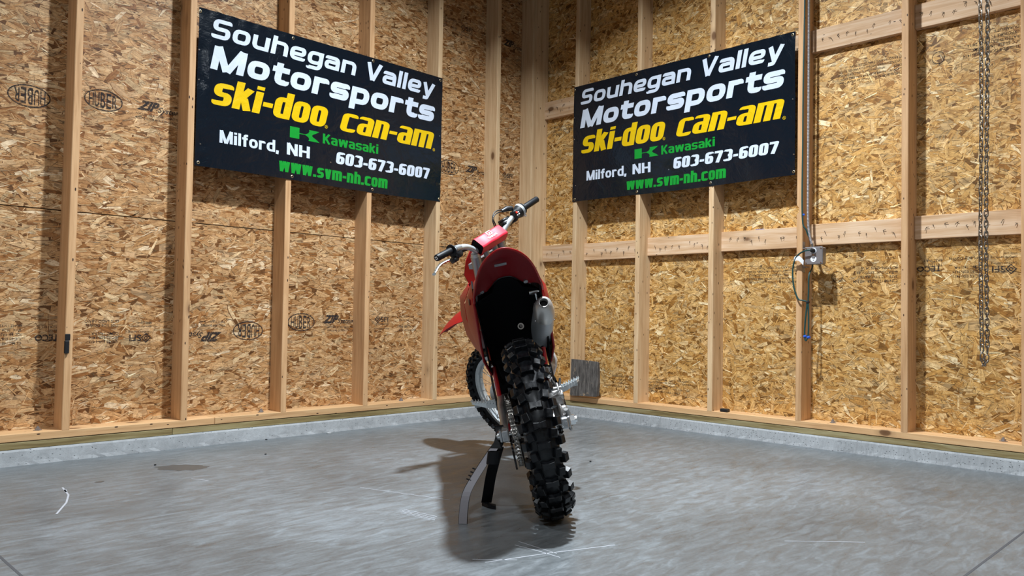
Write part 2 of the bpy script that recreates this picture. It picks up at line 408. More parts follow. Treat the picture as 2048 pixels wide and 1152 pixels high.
for x0, x1 in [(D+0.001, 3.9), (3.902, 8.99)]:
    board((0.001, x0, ZC), (D-0.002, x1, ZC+0.0350), M_SILL_Y, 'sill_plate', WR)
    board((0.001, x0, ZC+0.038), (D, x1, ZC+0.076), M_PLATE_Y, 'bottom_plate', WR)

# sheathing panels, each faced with its own pressed wood strands
import numpy as np
RNG = np.random.default_rng(11)
def hexlin(h): 
    v = [int(h[i:i+2], 16)/255 for i in (0, 2, 4)]; return [(x/12.92 if x <= 0.04045 else ((x+0.055)/1.055)**2.4) for x in v]
PAL_L = np.array([hexlin(h) for h in ('976739', 'aa7c4d', 'bb9162', 'c49c6d', 'cda87a', 'd4b286', 'dcc096', 'c2996a', 'b38858', 'e8d2b0', 'c8a57c', 'bca078')])
PAL_R = np.array([hexlin(h) for h in ('a37437', 'b78a4b', 'c79c5b', 'cfa768', 'd8b376', 'deba80', 'e5c893', 'cba160', 'bd9150', 'edd9ae', 'd3ac6c', 'c4a470')])
P_L = np.array([5, 9, 13, 14, 14, 12, 8, 10, 7, 4, 8, 7.]); P_L /= P_L.sum()
def strands(wall, axis, m, pal, panels, wild):
    """one joined mesh of flat strands per wall, clipped to the panels"""
    V = []; UV = []; COL = []; NSIDE = 7
    # size classes: count per m2, length range, width range, spread of angle, tone shift, depth band
    classes = [(360, (0.09, 0.22), (0.018, 0.050), 0.24, 1.0, (0.00010, 0.00045)),
               (380, (0.05, 0.16), (0.010, 0.030), 0.36, 1.0, (0.00040, 0.00080)),
               (190, (0.05, 0.15), (0.012, 0.036), 0.80, 1.0, (0.00070, 0.00105)),
               (820, (0.012, 0.070), (0.0020, 0.008), 0.50, 1.06, (0.00095, 0.00125)),
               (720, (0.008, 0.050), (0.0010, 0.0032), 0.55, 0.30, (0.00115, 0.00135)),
               (230, (0.020, 0.090), (0.0025, 0.007), 0.60, 1.22, (0.00125, 0.00150))]
    for (u0, u1, z0, z1) in panels:
        area = (u1-u0)*(z1-z0); ptone = RNG.uniform(0.94, 1.05); pmean = RNG.uniform(-0.12, 0.12)
        for (dens, lr, wr, spread, tone, zb) in classes:
            n = int(dens*area); cu = RNG.uniform(u0, u1, n); cz = RNG.uniform(z0, z1, n)
            L = RNG.uniform(*lr, n)/2; Wd = (RNG.uniform(*wr, n))/2
            ang = RNG.normal(pmean, spread*wild, n); ang = np.where(RNG.random(n) < 0.10*wild, RNG.uniform(-1.6, 1.6, n), ang)
            dep = RNG.uniform(*zb, n); ca, sa = np.cos(ang), np.sin(ang)
            # outline: long body with ragged, slanted ends
            sk = RNG.uniform(-0.9, 0.9, (n, 2))*Wd[:, None]*1.4; jl = RNG.uniform(0.80, 1.0, (n, NSIDE)); tw = RNG.uniform(0.35, 1.0, (n, 2))
            X = np.stack([-L*jl[:, 0], -L*0.2*jl[:, 1], L*jl[:, 2]+sk[:, 0], L*jl[:, 3]+sk[:, 1]*0.3, L*jl[:, 4]-sk[:, 0], 0.1*L*jl[:, 5], -L*jl[:, 6]+sk[:, 1]], 1)
            Y = np.stack([-Wd*tw[:, 0], -Wd*RNG.uniform(0.85, 1.1, n), -Wd*tw[:, 1], Wd*RNG.uniform(-0.3, 0.3, n), Wd*tw[:, 1]*0.9, Wd*RNG.uniform(0.85, 1.1, n), Wd*tw[:, 0]*0.9], 1)
            ci = RNG.choice(len(pal), n, p=P_L); col = pal[ci]*(RNG.uniform(0.90, 1.10, n)*tone*ptone)[:, None]
            def emit(X, Y, dep, col, k=1.0, du=0.0, dv=0.0):
                U = cu[:, None]+(X*ca[:, None]-Y*sa[:, None])*k+du; Z = cz[:, None]+(X*sa[:, None]+Y*ca[:, None])*k+dv
                U = np.clip(U, u0, u1); Z = np.clip(Z, z0, z1); dd = np.repeat(dep[:, None], NSIDE, 1)+X*RNG.uniform(-0.0012, 0.0012, n)[:, None]
                dd = np.maximum(dd, 0.00005)
                V.append(np.stack([U, dd, Z] if axis == 0 else [dd, U, Z], 2).reshape(-1, 3))
                ou = RNG.uniform(0, 50, n)[:, None]; UV.append(np.stack([X+ou, Y+ou*1.7], 2).reshape(-1, 2))
                COL.append(np.repeat(np.clip(col, 0, 0.95)[:, None, :], NSIDE, 1).reshape(-1, 3))
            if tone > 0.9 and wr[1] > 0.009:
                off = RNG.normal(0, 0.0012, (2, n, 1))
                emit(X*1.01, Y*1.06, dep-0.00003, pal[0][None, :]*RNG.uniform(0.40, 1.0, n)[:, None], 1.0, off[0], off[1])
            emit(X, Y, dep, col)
    V = np.concatenate(V); UV = np.concatenate(UV); COL = np.concatenate(COL); nf = len(V)//NSIDE
    if axis == 0: pass
    me = bpy.data.meshes.new('wood_strands'); me.vertices.add(len(V)); me.vertices.foreach_set('co', V.astype(np.float32).ravel())
    me.loops.add(nf*NSIDE); me.loops.foreach_set('vertex_index', np.arange(nf*NSIDE, dtype=np.int32))
    me.polygons.add(nf); me.polygons.foreach_set('loop_start', np.arange(nf, dtype=np.int32)*NSIDE)
    me.update(calc_edges=True)
    uvl = me.uv_layers.new(name='fibre'); uvl.data.foreach_set('uv', UV.astype(np.float32).ravel())
    ca_ = me.color_attributes.new('strand', 'FLOAT_COLOR', 'POINT'); ca_.data.foreach_set('color', np.concatenate([COL, np.ones((len(COL), 1))], 1).astype(np.float32).ravel())
    me.materials.append(m); o = link('wood_strands', me, wall); o['kind'] = 'stuff'
    return o
faced = []
for i, (z0, z1) in enumerate([(0.065, 1.2808), (1.2858, 2.5012), (2.5042, 3.7205), (3.7235, TOP-0.001)]):
    for x0, x1 in ([(0, 2.376), (2.379, 4.815), (4.818, 7.25), (7.253, 8.99)] if i % 2 == 0 else [(0, 1.157), (1.160, 3.598), (3.601, 6.03), (6.033, 8.99)]):
        MB().box((x0, -0.0115, z0), (x1, 0, z1)).build('sheathing_panel', M_OSB_L, WL)
        if i < 3 and x0 < 4.5: faced.append((max(x0, 0.03), min(x1, 4.9), max(z0, 0.15), min(z1, 3.6)))
strands(WL, 0, M_STR_L, PAL_L, faced, 0.68); faced = []
for i, (z0, z1) in enumerate([(0.065, 1.294), (1.297, 2.521), (2.524, 3.7405), (3.7435, TOP-0.001)]):
    for y0, y1 in ([(0.001, 1.775), (1.778, 4.215), (4.218, 6.65), (6.653, 8.99)] if i % 2 == 0 else [(0.001, 0.56), (0.563, 3.0), (3.003, 5.43), (5.433, 8.99)]):
        MB().box((-0.0115, y0, z0), (0, y1, z1)).build('sheathing_panel', M_OSB_R, WR)
        if i < 3 and y0 < 4.5: faced.append((max(y0, 0.03), min(y1, 4.7), max(z0, 0.15), min(z1, 3.6)))
strands(WR, 1, M_STR_R, PAL_R, faced, 1.25)

# studs (each with its own slight lean, as measured)
def stud(wall, axis, a0, a1, m, wid=0.038, nick=None):
    """a0 at the plate, a1 at z = 3; front edge nearest to the corner"""
    sl = (a1-a0)/2.85; top = TOP-0.001; rings = []
    zs = [ZB+i*(top-ZB)/14 for i in range(15)]
    if nick: zs = sorted(zs+[nick-0.03, nick-0.012, nick+0.012, nick+0.03])
    c = 0.003
    for z in zs:
        p = a0+sl*(z-ZB)+random.uniform(-0.0008, 0.0008); w0 = p; w1 = p+wid
        cut = 0.012 if nick and abs(z-nick) < 0.02 else 0.0
        sec = [(w0, 0.0005), (w0+cut, D-c-cut*0.3), (w0+c+cut, D), (w1-c, D), (w1, D-c), (w1, 0.0005)]
        rings.append([Vector((u, d, z)) if axis == 0 else Vector((d, u, z)) for u, d in sec])
    return MB().loft(rings, True, False).build('stud', m, wall)
LS = [(0.545, 0.556), (1.147, 1.156), (1.751, 1.763), (2.356, 2.369), (2.972, 2.988), (3.572, 3.573)]
for i, (a, b) in enumerate(LS): stud(WL, 0, a, b, M_STUD_C if i < 2 else M_STUD_P)
for i in range(6, 14): stud(WL, 0, 3.572+(i-5)*0.6096, 3.575+(i-5)*0.6096, M_STUD_P)
RS = [(0.541, 0.555), (1.150, 1.153), (1.757, 1.759), (2.374, 2.386), (2.992, 3.000), (3.578, 3.585)]
for i, (a, b) in enumerate(RS): stud(WR, 1, a, b, M_STUD_C if i < 3 else M_STUD_P, nick=1.46 if i == 3 else None)
for i in range(6, 14): stud(WR, 1, 3.578+(i-5)*0.6096, 3.58+(i-5)*0.6096, M_STUD_P)
# corner post of three boards
board((0.001, 0.001, ZB), (0.148, D-0.006, TOP-0.001), M_STUD_C, 'corner_post', WL, 0.003)
board((0.1485, 0.001, ZB), (0.188, D-0.004, TOP-0.001), M_STUD_C, 'corner_post', WL, 0.003)
board((0.150, D-0.0035, ZB), (0.186, D+0.004, TOP-0.001), M_STUD_C, 'corner_board', WL, 0.003)
board((0.001, D-0.0035, ZB), (0.1485, D-0.0005, TOP-0.001), M_STUD_C, 'corner_board', WR, 0.001)

# blocking between the studs of the right wall, with bent nail tips
def nails(y0, y1, z0, z1, x, n, rise):
    mb = MB()
    for k in range(n):
        y = y0+0.03+(y1-y0-0.06)*(k+random.uniform(0.1, 0.9))/n; z = (z0+z1)/2+random.uniform(-0.022, 0.022)
        h = random.uniform(0.012, 0.022); lean = random.uniform(-0.010, 0.010); bend = random.choice((-1, 1))*random.uniform(0.005, 0.016)
        p0 = Vector((x, y, z)); p1 = p0+Vector((0.006, lean*0.3, 0.0)); p2 = p1+Vector((0.003, lean, -h)); p3 = p1+Vector((0.002, bend, 0.002))
        mb.tube([p0, p1, p2], 0.0014, 5); 
        if random.random() < 0.6: mb.tube([p1, p3], 0.0014, 5)
    return mb
def blocking(i, j, z, h=0.1385, dz=0.0):
    def at(k, zz): return RS[k][0]+(RS[k][1]-RS[k][0])*(zz-ZB)/2.85
    y0 = 0.1 if i < 0 else at(i, z)+0.0385; y0 = max(y0, D+0.0005) if i < 0 else y0
    y1 = at(j, z)-0.0005
    b = MB().cham((0.0005, y0, z), (0.0375, y1, z+h), 0.002).build('blocking_board', M_BLOCK, WR)
    o = nails(y0, y1, z, z+h, 0.037, max(4, int((y1-y0)*17)), 0).build('nail_tips', M_DARK, b); o['kind'] = 'stuff'
    return b
for (i, j, z) in [(-1, 0, 1.2215), (0, 1, 1.2175), (1, 2, 1.229), (2, 3, 1.2335), (3, 4, 1.243), (4, 5, 1.248)]: blocking(i, j, z, 0.133)
for (i, j, z) in [(-1, 0, 2.413), (0, 1, 2.44), (1, 2, 2.45), (2, 3, 2.46), (3, 4, 2.4655), (4, 5, 2.468)]: blocking(i, j, z, 0.142)
for k in range(5, 12):
    y0 = 3.578+(k-5)*0.6096+0.045
    MB().cham((0.0005, y0, 1.25), (0.0375, y0+0.558, 1.385), 0.002).build('blocking_board', M_BLOCK, WR)

# anchor nuts on the plates
def anchor(x, y, parent):
    mb = MB(); mb.tube([(x, y, ZB), (x, y, ZB+0.004)], 0.020, 4); mb.tube([(x, y, ZB+0.004), (x, y, ZB+0.014)], 0.012, 6, smooth=False); mb.tube([(x, y, ZB+0.014), (x, y, ZB+0.022)], 0.006, 8)
    mb.build('anchor_nut', M_BOX, parent)
for x in (3.70, 2.487, 1.419): anchor(x, 0.07, WL)
for y in (2.581, 3.482): anchor(0.07, y, WR)
MB().cham((0.085, 1.845, ZB), (0.125, 1.90, ZB+0.022), 0.004).build('plate_debris', M_BLACK, WR)

# ------------------------------------------------------------------ flat lettering
def text_mesh(txt, size, bold=0.0, sx=1.0, shear=0.0, spacing=1.0):
    cu = bpy.data.curves.new('t', 'FONT'); cu.body = txt; cu.size = size; cu.offset = bold*size; cu.shear = shear
    cu.space_character = spacing; cu.resolution_u = 3; cu.fill_mode = 'FRONT'
    o = bpy.data.objects.new('t', cu); C.objects.link(o)
    dg = bpy.context.evaluated_depsgraph_get(); me = bpy.data.meshes.new_from_object(o.evaluated_get(dg))
    vs = [(v.co.x*sx, v.co.y) for v in me.vertices]; fs = [tuple(p.vertices) for p in me.polygons]
    bpy.data.objects.remove(o); bpy.data.curves.remove(cu); bpy.data.meshes.remove(me)
    return vs, fs
def fit_text(vs, u0, u1, v0, v1=None):
    xs = [p[0] for p in vs]; a, b = min(xs), max(xs); k = (u1-u0)/(b-a)
    if v1 is None: return [((p[0]-a)*k+u0, p[1]+v0) for p in vs]
    ys = [p[1] for p in vs]; c, d = min(ys), max(ys); q = (v1-v0)/(d-c)
    return [((p[0]-a)*k+u0, (p[1]-c)*q+v0) for p in vs]
def ellipse_ring(cx, cy, rx, ry, t, n=40):
    vs = []; fs = []
    for k in range(n):
        a = 2*math.pi*k/n; c, s = math.cos(a), math.sin(a)
        vs += [(cx+rx*c, cy+ry*s), (cx+(rx-t)*c, cy+(ry-t)*s)]
        j = (k+1) % n; fs.append((2*k, 2*j, 2*j+1, 2*k+1))
    return vs, fs
class Print:
    """flat ink on a wall: (u, v) with u to the viewer's right"""
    def __init__(s): s.v = []; s.f = []
    def put(s, vf, cx=0, cy=0, flip=False):
        vs, fs = vf; n = len(s.v); k = -1 if flip else 1
        s.v += [(cx+k*x, cy+k*y) for x, y in vs]; s.f += [tuple(i+n for i in f) for f in fs]
        return s
    def lines(s, rows, u0, v0, size, gap, flip=False, jitter=0.0):
        for i, r in enumerate(rows):
            vs, fs = text_mesh(r, size, 0.004); s.put(([(x, y-i*gap) for x, y in vs], fs), u0, v0, flip)
        return s
    def build(s, wall):
        if wall is WL: vs = [(-u, 0.0019, v) for u, v in s.v]      # left wall: u = -x
        else: vs = [(0.0019, u, v) for u, v in s.v]
        me = bpy.data.meshes.new('printed_mark'); me.from_pydata(vs, [], s.f); me.materials.append(M_INK); me.update()
        o = bpy.data.objects.new('printed_mark', me); C.objects.link(o); o.parent = wall; return o
def huber(p, u, v, flip=False):
    p.put(ellipse_ring(0, 0, 0.098, 0.058, 0.006), u, v, flip)
    xs = [-0.074, -0.046, -0.016, 0.014, 0.044]; 
    for ch, x in zip('HUBER', xs):
        vs, fs = text_mesh(ch, 0.06, 0.012); a = abs(x+0.013)/0.098; hh = 0.043*math.sqrt(max(0.1, 1-a*a))
        p.put((fit_text(vs, x, x+0.024, -hh, hh), fs), u, v, flip)
def zipsys(p, u, v, flip=False):
    vs, fs = text_mesh('ZIP', 0.09, 0.05, shear=0.5); p.put((fit_text(vs, 0, 0.125, 0, 0.056), fs), u, v, flip)
    vs, fs = text_mesh('System', 0.05, 0.016, shear=0.35); p.put((fit_text(vs, 0.115, 0.25, -0.008, 0.034), fs), u, v, flip)
def sfi(p, u, v, flip=False):
    vs, fs = text_mesh('SFI', 0.05, 0.02); p.put((fit_text(vs, 0.04, 0.105, 0, 0.036), fs), u, v, flip)
    for r0, r1 in ((0.028, 0.020), (0.013, 0.007)):
        q = [(0.015+r0*c, 0.018+r0*s) for c, s in ((1, 0), (0, 1), (-1, 0), (0, -1))]+[(0.015+r1*c, 0.018+r1*s) for c, s in ((1, 0), (0, 1), (-1, 0), (0, -1))]
        p.put((q, [(k, (k+1) % 4, 4+(k+1) % 4, 4+k) for k in range(4)]), u, v, flip)
    p.lines(['Certified Sourcing'], u-0.015 if not flip else u+0.015, v-0.02 if not flip else v+0.02, 0.017, 0.02, flip)
    p.lines(['www.sfiprogram.org', 'SFI-01210'], u-0.015 if not flip else u+0.015, v-0.05 if not flip else v+0.05, 0.015, 0.022, flip)
small = ['EXPOSURE 1 RATED SHEATHING', 'SIZED FOR SPACING  32/16']
p = Print()
huber(p, -3.776, 1.852, True); huber(p, -3.422, 1.902)
zipsys(p, -3.25, 1.89); p.lines(['FOR USE AS A COMPONENT OF', 'A ZIP SYSTEM WALL AND ROOF'], -3.255, 1.862, 0.017, 0.022)
huber(p, -2.552, 0.652, True); huber(p, -2.187, 0.707)
zipsys(p, -2.72, 0.645, True); p.lines(['SIZED FOR SPACING   PS2-10', 'STRUCTURAL I  24 OC'], -2.70, 0.69, 0.016, 0.022, True)
zipsys(p, -2.03, 0.70); p.lines(['EXPOSED TO EXTERIOR FIRE', 'EXPOSURE DURABILITY CLASS'], -1.99, 0.670, 0.016, 0.022)
sfi(p, -1.60, 0.712); p.lines(['ICC-ES ESR-1474', 'ICC-ES ESR-1473', '', 'THIS SIDE DOWN', 'ESTE LADO ABAJO'], -1.40, 0.745, 0.019, 0.024)
sfi(p, -3.145, 0.632, True)
p.lines(['ICC-ES ESR-1473', 'ICC-ES ESR-1474', 'CCMC 14019-R', '', 'THIS SIDE DOWN', 'ESTE LADO ABAJO'], -3.305, 0.602, 0.021, 0.022, True)
vs, fs = text_mesh('TECO', 0.05, 0.03); p.put((fit_text(vs, 0, 0.11, 0, 0.034), fs), -3.60, 0.635, True)
p.lines(['TESTED', 'SINCE 1933'], -3.60, 0.66, 0.016, 0.02, True)
p.lines(['CCMC 14019-R', 'ICC-ES ESR-1474', 'ICC-ES  EASTWAY', '2R16  1R24', 'ER-HZ 15/32'], -3.77, 0.598, 0.018, 0.022, True)
huber(p, -0.955, 1.895); zipsys(p, -0.79, 1.885); p.lines(small, -0.78, 1.86, 0.016, 0.022)
sfi(p, -0.375, 1.90); sfi(p, -0.85, 2.99); p.lines(['RATED SHEATHING 24/16', 'EXPOSURE 1', 'THICKNESS 0.469 IN'], -1.10, 3.03, 0.022, 0.028)
zipsys(p, -0.40, 2.985)
p.build(WL)
p = Print()
legal = ['THICKNESS   Class 1 Wood Structural Panel', '0.459 IN    tested to EXTERNAL FIRE EXPOSURE', 'DECK        when installed in ACCORDANCE', 'ORIENT      with current code PANEL EDGES', 'STRENGTH AXIS THIS DIRECTION  ------>']
def arrow(p, u, v, L, flip=False):
    p.put(([(0, -0.0012), (L, -0.0012), (L, 0.0012), (0, 0.0012), (0.012, 0.008), (0, 0), (0.012, -0.008)], [(0, 1, 2, 3), (4, 5, 6)]), u, v, flip)
p.lines(legal, 2.36, 1.026, 0.020, 0.0235, True); arrow(p, 2.08, 1.128, 0.16, True)
p.lines(['C2N-BB 125-02 ER-16Z LIM', '2R16    12.5 OZ  RATED', 'SHEATHING  EXPOSURE 1', 'EDITION  SPAN 24/16'], 2.93, 1.022, 0.022, 0.026, True)
p.put(ellipse_ring(0, 0, 0.034, 0.036, 0.003, 20), 2.575, 1.045)
p.lines(['TECO'], 2.60, 1.035, 0.024, 0.02, True)
vs, fs = text_mesh('TECO', 0.06, 0.035); p.put((fit_text(vs, 0, 0.13, 0, 0.032), fs), 3.165, 1.095, True); p.lines(['TESTED', 'EASTWAY'], 3.17, 1.108, 0.022, 0.025, True)
p.lines(['ICC-ES ESR-1473', 'ICC-ES ESR-1474', 'CCMC 14019-R', '', 'THIS SIDE DOWN'], 3.37, 1.04, 0.021, 0.025, True)
sfi(p, 3.52, 1.085, True)
p.lines(legal, 2.955, 2.25, 0.020, 0.0235, True); p.lines(['THIS SIDE DOWN  ESR-1474', 'ICC-ES ESR-1473  CCMC', 'RATED SHEATHING 24/16', 'EXPOSURE 1', 'DURABILITY'], 3.55, 2.27, 0.022, 0.027, True)
p.put(ellipse_ring(0, 0, 0.034, 0.036, 0.003, 20), 3.15, 2.285)
p.lines(['wood Structural Panel - Class 1   THICKNESS', 'to an EXTERNAL FIRE EXPOSURE      0.469 IN', 'when installed in ACCORDANCE', 'with ASTM E84  LISTED      THIS DIRECTION', 'for WOOD STRUCTURAL PANELS'], 1.18, 0.318, 0.0185, 0.022)
arrow(p, 1.50, 0.215, 0.11); p.lines(['RATED SHEATHING  24/16', 'SIZED FOR SPACING', '2R16  0.469', 'EXPOSURE 1  ER-CZ'], 0.85, 0.318, 0.020, 0.026)
p.put(ellipse_ring(0, 0, 0.03, 0.032, 0.003, 20), 1.13, 0.285)
p.lines(['RATED SHEATHING', 'SIZED FOR SPACING', 'EXPOSURE 1  24/16'], 0.19, 2.33, 0.024, 0.03)
p.build(WR)

# ------------------------------------------------------------------ stroke letters for the banners
def rounded(pts, r, closed=False, seg=5):
    n = len(pts); out = []
    for i, p in enumerate(pts):
        p = Vector(p)
        if not closed and i in (0, n-1): out.append(p); continue
        a = Vector(pts[i-1]); b = Vector(pts[(i+1) % n]); la = (a-p).length; lb = (b-p).length
        q = min(r, la*0.499, lb*0.499); pa = p+(a-p).normalized()*q; pb = p+(b-p).normalized()*q
        for k in range(seg+1):
            t = k/seg; out.append(pa*(1-t)**2+p*2*t*(1-t)+pb*t*t)
    return out
def stroke(pts, tx, ty, closed=False):
    """offset polyline; vertical strokes are tx wide, horizontal ones ty tall"""
    k = ty/tx; P = [Vector((p.x, p.y/k)) for p in map(Vector, pts)]; n = len(P); vs = []; fs = []
    for i in range(n):
        if closed: a, b = P[i-1], P[(i+1) % n]
        else: a, b = P[max(i-1, 0)], P[min(i+1, n-1)]
        d0 = (P[i]-a); d1 = (b-P[i])
        if d0.length < 1e-9: d0 = d1
        if d1.length < 1e-9: d1 = d0
        d0 = d0.normalized(); d1 = d1.normalized(); n0 = Vector((-d0.y, d0.x)); n1 = Vector((-d1.y, d1.x))
        mm = n0+n1; mm = mm.normalized() if mm.length > 1e-6 else n0; s = 1/max(0.35, mm.dot(n0))
        o = mm*(tx/2)*s; vs += [(P[i].x+o.x, (P[i].y+o.y)*k), (P[i].x-o.x, (P[i].y-o.y)*k)]
    for i in range(n if closed else n-1):
        j = (i+1) % n; fs.append((2*i, 2*j, 2*j+1, 2*i+1))
    return vs, fs
def glyph(ch, st):
    """returns (advance, [(points, closed)]), unit = cap height"""
    X, tx, ty, r, W = st['x'], st['tx'], st['ty'], st['r'], st['w']
    w = W; a = tx/2; b = ty/2; A = 1.0; d = -0.27; L, B, T = a, b, X-b; out = []; diag = []
    def Rr(ww): return ww-a
    Rt = Rr(w); k = st['k']
    def P(pts, closed=False, rr=None): out.append((rounded(pts, r if rr is None else rr, closed), closed))
    def line(p, q): out.append(([Vector(p), Vector(q)], False))
    c = ch
    if c == 'o': P([(L, B), (Rt, B), (Rt, T), (L, T)], True)
    elif c in 'nhu':
        if c == 'u': line((Rt, 0), (Rt, X)); P([(L, X), (L, B), (Rt, B)])
        else: line((L, 0), (L, A if c == 'h' else X)); P([(L, T), (Rt, T), (Rt, 0)])
    elif c == 'm':
        w2 = w*st['mw']; R2 = w2-a; mid = w2/2; line((L, 0), (L, X)); P([(L, T), (mid, T), (mid, 0)], rr=r*0.7); P([(mid-a*0.2, T), (R2, T), (R2, 0)], rr=r*0.7); w = w2
    elif c == 'e': m_ = X*0.47; P([(L, m_), (Rt, m_), (Rt, T), (L, T), (L, B), (Rt, B), (Rt, B+k*0.8)])
    elif c == 'c': P([(Rt, T-k*1.3), (Rt, T), (L, T), (L, B), (Rt, B), (Rt, B+k*1.3)])
    elif c == 'a': m_ = X*0.55; P([(L, T-k*0.9), (L, T), (Rt, T), (Rt, 0)]); P([(Rt, m_), (L, m_), (L, B), (Rt, B)])
    elif c in 'sS' : 
        h = X if c == 's' else A; TT = h-b; m_ = h/2; P([(Rt, TT-k), (Rt, TT), (L, TT), (L, m_), (Rt, m_), (Rt, B), (L, B), (L, B+k)])
    elif c == 'g': P([(L, B+0.02), (Rt, B+0.02), (Rt, T), (L, T)], True); P([(Rt, X), (Rt, d+b), (L, d+b), (L, d+b+k*0.4)])
    elif c == 'd': P([(Rt, B), (L, B), (L, T), (Rt, T)]); line((Rt, 0), (Rt, A))
    elif c == 'p': P([(L, B), (Rt, B), (Rt, T), (L, T)]); line((L, d), (L, X))
    elif c == 'r': w = w*0.78; R2 = w-a; line((L, 0), (L, X)); P([(L, T), (R2, T), (R2, T-k*1.1)])
    elif c == 't': w = w*0.80; q = w*0.18+a; P([(q, A*0.97), (q, B), (w-a*0.6, B), (w-a*0.6, B+k)]); line((0, T), (w, T))
    elif c == 'f': w = w*0.66; q = w*0.22+a; P([(q, 0), (q, A-b), (w, A-b)]); line((0, T), (w*0.95, T))
    elif c == 'l': w = tx; line((a, 0), (a, A))
    elif c == 'i': w = tx; line((a, 0), (a, X)); line((a, X+(A-X)*0.35), (a, A))
    elif c == 'k': line((L, 0), (L, A)); line((L+a*0.4, X*0.42), (w-a*1.0, X)); line((L+tx*0.75, X*0.55), (w-a*0.9, 0))
    elif c == 'K': w = w*1.15; line((L, 0), (L, A)); line((L+a*0.4, 0.38), (w-a*1.0, A)); line((L+tx*0.8, 0.56), (w-a*0.9, 0))
    elif c in 'vV':
        h = X if c == 'v' else A; w = w*(1.0 if c == 'v' else 1.12); line((a*1.02, h), (w/2-a*0.12, 0)); line((w-a*1.02, h), (w/2+a*0.12, 0))
    elif c == 'w':
        w = w*1.5; q = w/4; 
        line((a, X), (q*1.05, 0)); line((q*1.0, 0), (q*2, X)); line((q*2, X), (q*3, 0)); line((q*2.95, 0), (w-a, X))
    elif c == 'y': line((a*1.02, X), (w/2-a*0.1, 0)); P([(w-a*1.02, X), (w/2-a*0.35, d+b), (w*0.16, d+b)], rr=0.05)
    elif c == 'M': w = w*1.42; Rm = w-a; line((L, 0), (L, A)); line((Rm, 0), (Rm, A)); line((L+a*0.2, A), (w/2-a*0.1, 0.0)); line((Rm-a*0.2, A), (w/2+a*0.1, 0.0))
    elif c == 'N': w = w*1.1; Rm = w-a; line((L, 0), (L, A)); line((Rm, 0), (Rm, A)); line((L, A), (Rm, 0))
    elif c == 'H': w = w*1.1; Rm = w-a; line((L, 0), (L, A)); line((Rm, 0), (Rm, A)); line((L, 0.5), (Rm, 0.5))
    elif c == '-': w = w*0.55; line((0, X*0.48), (w, X*0.48))
    elif c == '.': w = tx; line((a, 0), (a, ty))
    elif c == ',': w = tx; line((a, ty), (a*0.7, -ty*0.7))
    elif c == '0': P([(L, B), (Rt, B), (Rt, A-b), (L, A-b)], True)
    elif c == '6': m_ = 0.56; P([(Rt, A-b-k), (Rt, A-b), (L, A-b), (L, B), (Rt, B), (Rt, m_), (L, m_)])
    elif c == '3': m_ = 0.5; P([(L, A-b-k), (L, A-b), (Rt, A-b), (Rt, m_), (L+tx*0.6, m_)]); P([(L+tx*0.6, m_), (Rt, m_), (Rt, B), (L, B), (L, B+k)])
    elif c == '7': P([(0, A-b), (Rt, A-b), (w*0.42, 0)], rr=0.02)
    elif c == ' ': w = w*st.get('sp', 0.7)
    return w, out
from mathutils.geometry import delaunay_2d_cdt
def union(V, F):
    """merge overlapping strokes into one clean flat area"""
    T2 = []
    for f in F:
        for t in ((f[0], f[1], f[2]), (f[0], f[2], f[3])):
            (ax, ay), (bx, by), (cx, cy) = (V[i] for i in t); ar = (bx-ax)*(cy-ay)-(cx-ax)*(by-ay)
            if abs(ar) < 1e-7: continue
            T2.append(t if ar > 0 else t[::-1])
    vo, eo, fo, ov, oe, of = delaunay_2d_cdt([Vector(v) for v in V], [], T2, 0, 1e-5, True)
    return [tuple(v) for v in vo], [tuple(f) for f, o in zip(fo, of) if o]
def word(txt, st, shear=0.0):
    x = 0; V = []; F = []
    for ch in txt:
        adv, strokes = glyph(ch, st)
        for pts, cl in strokes:
            vs, fs = stroke([(p.x, p.y) for p in pts], st['tx'], st['ty'], cl); n = len(V)
            V += [(x+p[0]+shear*p[1], p[1]) for p in vs]; F += [tuple(i+n for i in f) for f in fs]
        x += adv+(st['gap'] if ch != ' ' else 0)
    return union(V, F)
EURO = dict(x=0.76, tx=0.275, ty=0.20, r=0.26, w=1.02, k=0.10, gap=0.13, mw=1.5, sp=0.62)
EUROB = dict(x=0.80, tx=0.335, ty=0.245, r=0.28, w=1.08, k=0.10, gap=0.11, mw=1.5, sp=0.6)
HEAVY = dict(x=0.80, tx=0.31, ty=0.17, r=0.16, w=0.74, k=0.08, gap=0.06, mw=1.55, sp=1.25)
IMPACT = dict(x=0.80, tx=0.32, ty=0.20, r=0.14, w=0.74, k=0.06, gap=0.08, mw=1.5, sp=0.7)
GROT = dict(x=0.74, tx=0.245, ty=0.18, r=0.26, w=0.76, k=0.08, gap=0.10, mw=1.5, sp=0.55)
GROTK = dict(x=0.76, tx=0.215, ty=0.16, r=0.24, w=0.62, k=0.10, gap=0.07, mw=1.5, sp=0.5)

